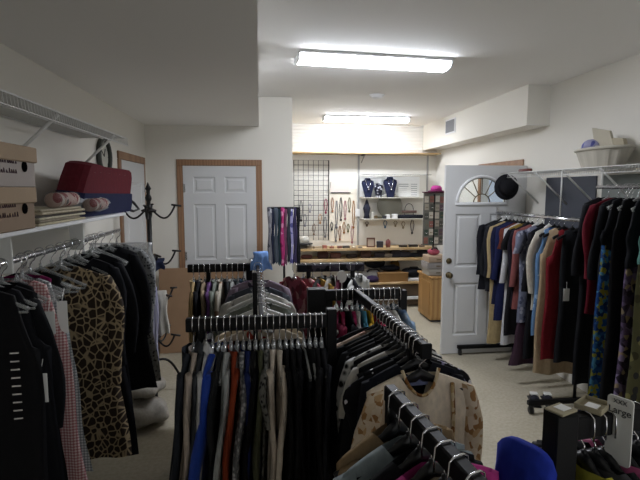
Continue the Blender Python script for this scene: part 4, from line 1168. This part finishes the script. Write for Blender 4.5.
MB().lathe([(.085, .001), (.085, .008), (.001, .009)], 24, RM).build('medallion', pattern('lace', '2E2E2E', '6C6A62', scale=.6), dish, True)
for i, (x, w, h, c, n_) in enumerate([(1.74, .02, .1, 'B9B6AC', 'slim white'), (1.79, .03, .05, '6A5A40', 'brown'), (1.86, .035, .035, '4C4A38', 'olive'), (1.93, .03, .045, '33343A', 'black'), (1.99, .03, .06, 'E4E4E2', 'low white'), (2.1, .04, .07, 'E8E8E6', 'bright white')]):
    t_ = thing('trinket_box', f'{n_} trinket box on the middle shelf', 'trinket', (x, 7.34, 1.335))
    MB().bbox(-w, w, -.03, .03, 0, h * .65, .003).build('box_body', plain('trinket_' + c, c, .5), t_)
    MB().bbox(-w * 1.06, w * 1.06, -.033, .033, h * .65, h, .004).build('lid', plain('trinket_' + c, c, .5), t_)
small('bracelet_roll', 'long black velvet bracelet roll on the middle shelf', 'jewelry display', MB().tube([(-.2, 0, 0), (.2, 0, 0)], .028, 12), F('1C1E26'), (2.36, 7.36, 1.363), 0, True)
br = thing('bracelet_stand', 'wire jewelry stand with bracelets beside the round plate', 'jewelry display', (2.37, 7.46, 1.335))
MB().tube([(.07 * cos(PI * i / 12), 0, .13 + .1 * sin(PI * i / 12)) for i in range(13)], .005, 6).build('loop', m_iron, br, True)
MB().tube([(-.07, 0, 0), (-.07, 0, .13)], .005, 6).tube([(.07, 0, 0), (.07, 0, .13)], .005, 6).build('leg', m_iron, br, True)
MB().tube([(-.12, 0, .1), (.12, 0, .1)], .022, 10).build('bar', plain('beaded', '8A7068', .5), br, True)
# jewelry hung between shelf and counter
for i, (x, z, L, c, n_) in enumerate([(1.7, 1.27, .04, '5A4A3C', 'tiny brown'), (2.0, 1.29, .09, '3A6A8C', 'blue'), (2.17, 1.28, .06, '8C8268', 'pale gold'), (2.3, 1.27, .08, '94886E', 'straw'), (2.45, 1.3, .2, '3A343A', 'dark cluster')]):
    necklace(x, z, L, plain('hung_' + c, c, .4), f'{n_} jewelry piece hung on the wall above the counter', FY - .02, .03)
# on the counter
pf = thing('picture_frame', 'small brown picture frame standing on the jewelry counter', 'picture frame', (1.7, 7.25, .895))
fm = MB(); 
for a in ((-.065, -.05, 0, .15), (.05, .065, 0, .15), (-.05, .05, 0, .018), (-.05, .05, .132, .15)): fm.bbox(a[0], a[1], -.01, .01, a[2], a[3], .002)
fm.build('frame', plain('brown_frame', '5E3A2C', .5), pf); MB().bbox(-.05, .05, -.002, .004, .018, .132, .001).build('picture', plain('photo', 'B0A090', .6), pf)
specs = [(.62, .08, .07, '4A4640', 'dark'), (.74, .05, .05, '9A8C74', 'tan'), (.86, .06, .04, 'B5A58C', 'cream'), (.97, .03, .05, 'A86A5C', 'coral'), (1.08, .04, .03, '8C5A4A', 'terracotta'),
         (1.2, .03, .035, '7A4A40', 'red brown'), (1.3, .05, .035, '3A3630', 'black'), (1.42, .04, .03, 'BFB29A', 'ivory'), (1.52, .03, .02, '7C7466', 'grey'),
         (1.83, .05, .1, '2C2A30', 'tall black'), (1.96, .04, .12, '6A3A38', 'tall maroon'), (2.2, .06, .035, '2A2622', 'dark brown'), (2.36, .07, .04, '26221F', 'wide black'), (2.5, .05, .03, '5C4C3C', 'walnut')]
for i, (x, w, h, c, n_) in enumerate(specs):
    t_ = thing('trinket_box', f'{n_} trinket on the jewelry counter, {ORD[i]} from the left', 'trinket', (x, 7.24 + .05 * ((i * 3) % 3 - 1), .895), random.uniform(-.3, .3))
    if i % 3 == 1:
        MB().lathe([(w * .8, 0), (w, h * .4), (w * .9, h * .9), (w * .5, h)], 14).build('bowl', plain('ctr_' + c, c, .5), t_, True)
        MB().ball((0, 0, h), w * .35, 8, 5).build('knob', plain('ctr_' + c, c, .5), t_, True)
    else:
        MB().bbox(-w, w, -.035, .035, 0, h * .7, .004).build('box_body', plain('ctr_' + c, c, .5), t_)
        MB().bbox(-w * 1.04, w * 1.04, -.038, .038, h * .7, h, .004).build('lid', plain('ctr_' + c, c, .5), t_)
wh = thing('hat', 'white and black hat on the left end of the jewelry counter', 'hat', (.66, 7.2, .965))
MB().lathe([(.13, 0), (.13, .01), (.075, .02)], 20).build('brim', F('2A2A2C'), wh, True)
MB().lathe([(.078, .012), (.075, .09), (.05, .12), (.002, .125)], 20).build('crown', F('C5C2B8'), wh, True)
for i, x in enumerate((.7, .95, 1.15, 1.4, 1.62, 1.84, 1.96, 2.1, 2.25, 2.4, 2.53)):
    c = ['5A3A34', '4A3430', '6A4A40', '3C3430', '54403A', '3E3C40', '8C8274', '3A3A44', '43434C', '2C3038', '303038'][i]
    h = .06 + .05 * ((i * 5) % 3) / 2
    t_ = thing('purse', f'small dark purse on the shelf below the counter, {ORD[i]} from the left', 'purse', (x, 7.25, .735), random.uniform(-.2, .2))
    MB().bbox(-.085, .085, -.04, .04, 0, h, .018).build('pouch', F(c), t_, True)
    MB().bbox(-.08, .08, -.043, -.036, h * .5, h * .98, .003).build('flap', F(c), t_)
# bags and boxes on the low counter
def handbag(label, loc, s, mat, rz=0, hmat=m_blackpl):
    t_ = thing('handbag', label, 'bag', loc, rz)
    w, d, h = s
    mb = MB(); mb.ball((0, 0, h * .5), 1, 16, 10, (w, d, h * .52), .02); 
    mb.v = [(x, y, max(0.0, z)) for x, y, z in mb.v]
    mb.build('pouch', mat, t_, True)
    MB().tube([(-w * .5, -d * .5, h * .85), (-w * .3, -d * .6, h * 1.12), (w * .3, -d * .6, h * 1.12), (w * .5, -d * .5, h * .85)], .012, 8).build('handle', hmat, t_, True)
    return t_
bx = thing('carton', 'open brown cardboard box on the low counter', 'box', (2.0, 7.14, .39))
MB().bbox(-.23, .23, -.14, .14, 0, .13, .003).build('carton_side', plain('brown_box', '8C6A40', .85, var=.06), bx)
MB().bbox(-.24, .24, -.15, .0, .13, .136, .002).build('flap', plain('brown_box', '8C6A40', .85, var=.06), bx)
handbag('black handbag piled on the low counter behind the brown box', (1.78, 7.3, .56), (.17, .1, .16), F('15161A'))
handbag('flat black bag lying on the brown box', (2.0, 7.2, .527), (.16, .1, .09), F('191A1F'))
handbag('black bag trimmed with white beside the mustard pouch', (2.34, 7.15, .44), (.18, .13, .14), F('16171C'))
handbag('mustard yellow pouch behind the brown box', (2.14, 7.42, .39), (.08, .06, .3), F('8A6B32'))
handbag('grey clear bag below the black handbag', (1.72, 7.2, .39), (.2, .13, .16), F('8E8C88'))
small('tray', 'white tray under the black bag with white trim', 'tray', MB().bbox(-.2, .2, -.14, .14, 0, .045, .01), m_white, (2.34, 7.15, .391))
o = fluff('folded_cloth', 'crumpled white cloth heap on the low counter', 'cloth', F('C6C6C2'), (1.4, 7.06, .46), .13, (1.3, .9, .55), .12)
o = fluff('folded_cloth', 'dark purple cloth beside the crumpled white cloth', 'cloth', F('2E2340'), (1.68, 7.03, .44), .09, (1.2, .9, .55), .1)
# white oval marker on the far rail
om = thing('size_marker', 'white oval marker standing above the middle cross rail', 'sign', (.52, 2.85, 1.3))
MB().lathe([(.034, -.003), (.034, .003), (.001, .003)], 24, Matrix.Translation((0, 0, .0)) @ Matrix.Scale(1.25, 4, (0, 0, 1)) @ RM).build('disc', m_whitepl, om)
MB().tube([(0, 0, -.04), (0, 0, -.16)], .004, 6).build('stem', m_whitepl, om)
om.location = (.55, 3.2, 1.19)
# cabinet and drawers by the door
cbn = thing('cabinet', 'low light wood cabinet behind the open white door', 'cabinet', (2.48, 6.35, 0))
MB().bbox(-.22, .3, -.25, .25, .03, .6, .004).build('carcass', m_cab, cbn)
MB().bbox(-.24, .32, -.27, .27, .6, .625, .004).build('top', m_cab, cbn)
MB().bbox(-.21, .29, -.262, -.251, .06, .58, .003).build('door', m_cab, cbn)
MB().bbox(-.231, -.221, -.22, .22, .1, .54, .003).build('side_panel', m_cab, cbn)
MB().bbox(-.2, .28, -.23, .23, 0, .03, .002).build('plinth', m_ink, cbn)
for i, (z, w, c) in enumerate([(.626, .13, 'A29C92'), (.716, .15, '8F8A86'), (.806, .13, 'A8917A')]):
    t_ = thing('storage_box', ['grey drawer box on the wood cabinet, lowest of three', 'grey drawer box on the wood cabinet, middle of three', 'tan box on the wood cabinet, topmost of three'][i], 'box', (2.38, 6.3, z))
    MB().bbox(-w, w, -.13, .13, 0, .085, .004).build('shell', plain('drawer_' + c, c, .6), t_)
    MB().bbox(-w * .9, w * .9, -.138, -.131, .012, .072, .003).build('drawer_front', plain('drawer_' + c, c, .6), t_)
    MB().bbox(-.03, .03, -.15, -.139, .035, .048, .002).build('handle', m_brass, t_)
handbag('coral pink pouch on top of the stacked boxes', (2.36, 6.3, .892), (.085, .07, .09), F('9A4A58'))
# card rack
kr = thing('card_rack', 'black jewelry rack covered with earring cards beside the open door', 'display rack', (2.5, 6.7, 0))
MB().bbox(-.012, .012, -.012, .012, 0, 1.72, .002).build('pole', m_black, kr)
MB().bbox(-.16, .16, -.01, .01, .98, 1.74, .003).build('panel', F('6E6C66'), kr)
MB().bbox(-.17, .17, -.08, .04, 1.74, 1.756, .003).build('top_tray', F('4A1A30'), kr)
MB().bbox(-.16, .16, -.12, .12, 0, .02, .004).build('base', m_black, kr)
ccs = ['6A6A62', 'B9B2A4', '4C4E48', '8A5A50', '3A4A40', '9A9488', '5A4A54', 'C2BCB0']
for r in range(6):
    for c in range(4):
        t_ = thing('earring_card', 'small card of earrings on the black rack beside the open door', 'earring card', (2.5 - .115 + c * .077 + random.uniform(-.008, .008), 6.687, 1.69 - r * .118 + random.uniform(-.01, .01)), 0, 'earring cards on the black rack')
        h_ = ccs[(r * 5 + c * 3 + random.randint(0, 2)) % 8]
        MB().bbox(-.03, .03, -.004, 0, -.09, 0, .001).build('card', plain('card_' + h_, h_, .7), t_)
        MB().ball((-.011, -.008, -.05), .008, 8, 5).ball((.011, -.008, -.05), .008, 8, 5).build('earring', m_brass if (r + c) % 2 else m_chrome, t_, True)
ph_ = thing('hat', 'bright magenta hat on top of the earring card rack', 'hat', (2.52, 6.68, 1.757))
MB().lathe([(.12, 0), (.12, .01), (.08, .02)], 20).build('brim', F('5A1440'), ph_, True)
MB().lathe([(.08, .012), (.08, .05), (.055, .085), (.002, .09)], 20).build('crown', F('A83A80'), ph_, True)

# ------------------------------------------------------------------ light, world, camera
w_ = bpy.data.worlds.new('daylight'); S.world = w_; w_.use_nodes = True
w_.node_tree.nodes['Background'].inputs[0].default_value = (.75, .85, 1., 1)
w_.node_tree.nodes['Background'].inputs[1].default_value = .35
la = bpy.data.lights.new('added_front_fill', 'AREA'); la.shape = 'RECTANGLE'; la.size = wx1 - wx0; la.size_y = wz1 - wz0  # added area light outside the unseen window, fills the room from the front
la.energy = 16; la.color = (.95, .97, 1.)
lo = bpy.data.objects.new('added_front_fill', la); COL.objects.link(lo); lo.location = ((wx0 + wx1) / 2, BY - .2, (wz0 + wz1) / 2); lo.rotation_euler = (PI / 2, 0, 0)
cam = bpy.data.cameras.new('camera'); co = bpy.data.objects.new('camera', cam); COL.objects.link(co)
cam.sensor_width = 36; cam.lens = 27.0; cam.clip_start = .02
co.location = (0, 0, 1.78)
yaw, pit = math.atan(60 / 480), math.atan(50 / 480)
co.rotation_euler = (PI / 2 - pit, 0, -yaw)
S.camera = co
S.view_settings.view_transform = 'Standard'; S.view_settings.look = 'None'
S.view_settings.gamma = 1; S.view_settings.use_curve_mapping = False
S.view_settings.exposure = 0.52
S.cycles.use_denoising = True
S.cycles.max_bounces = 8
bpy.context.view_layer.update()
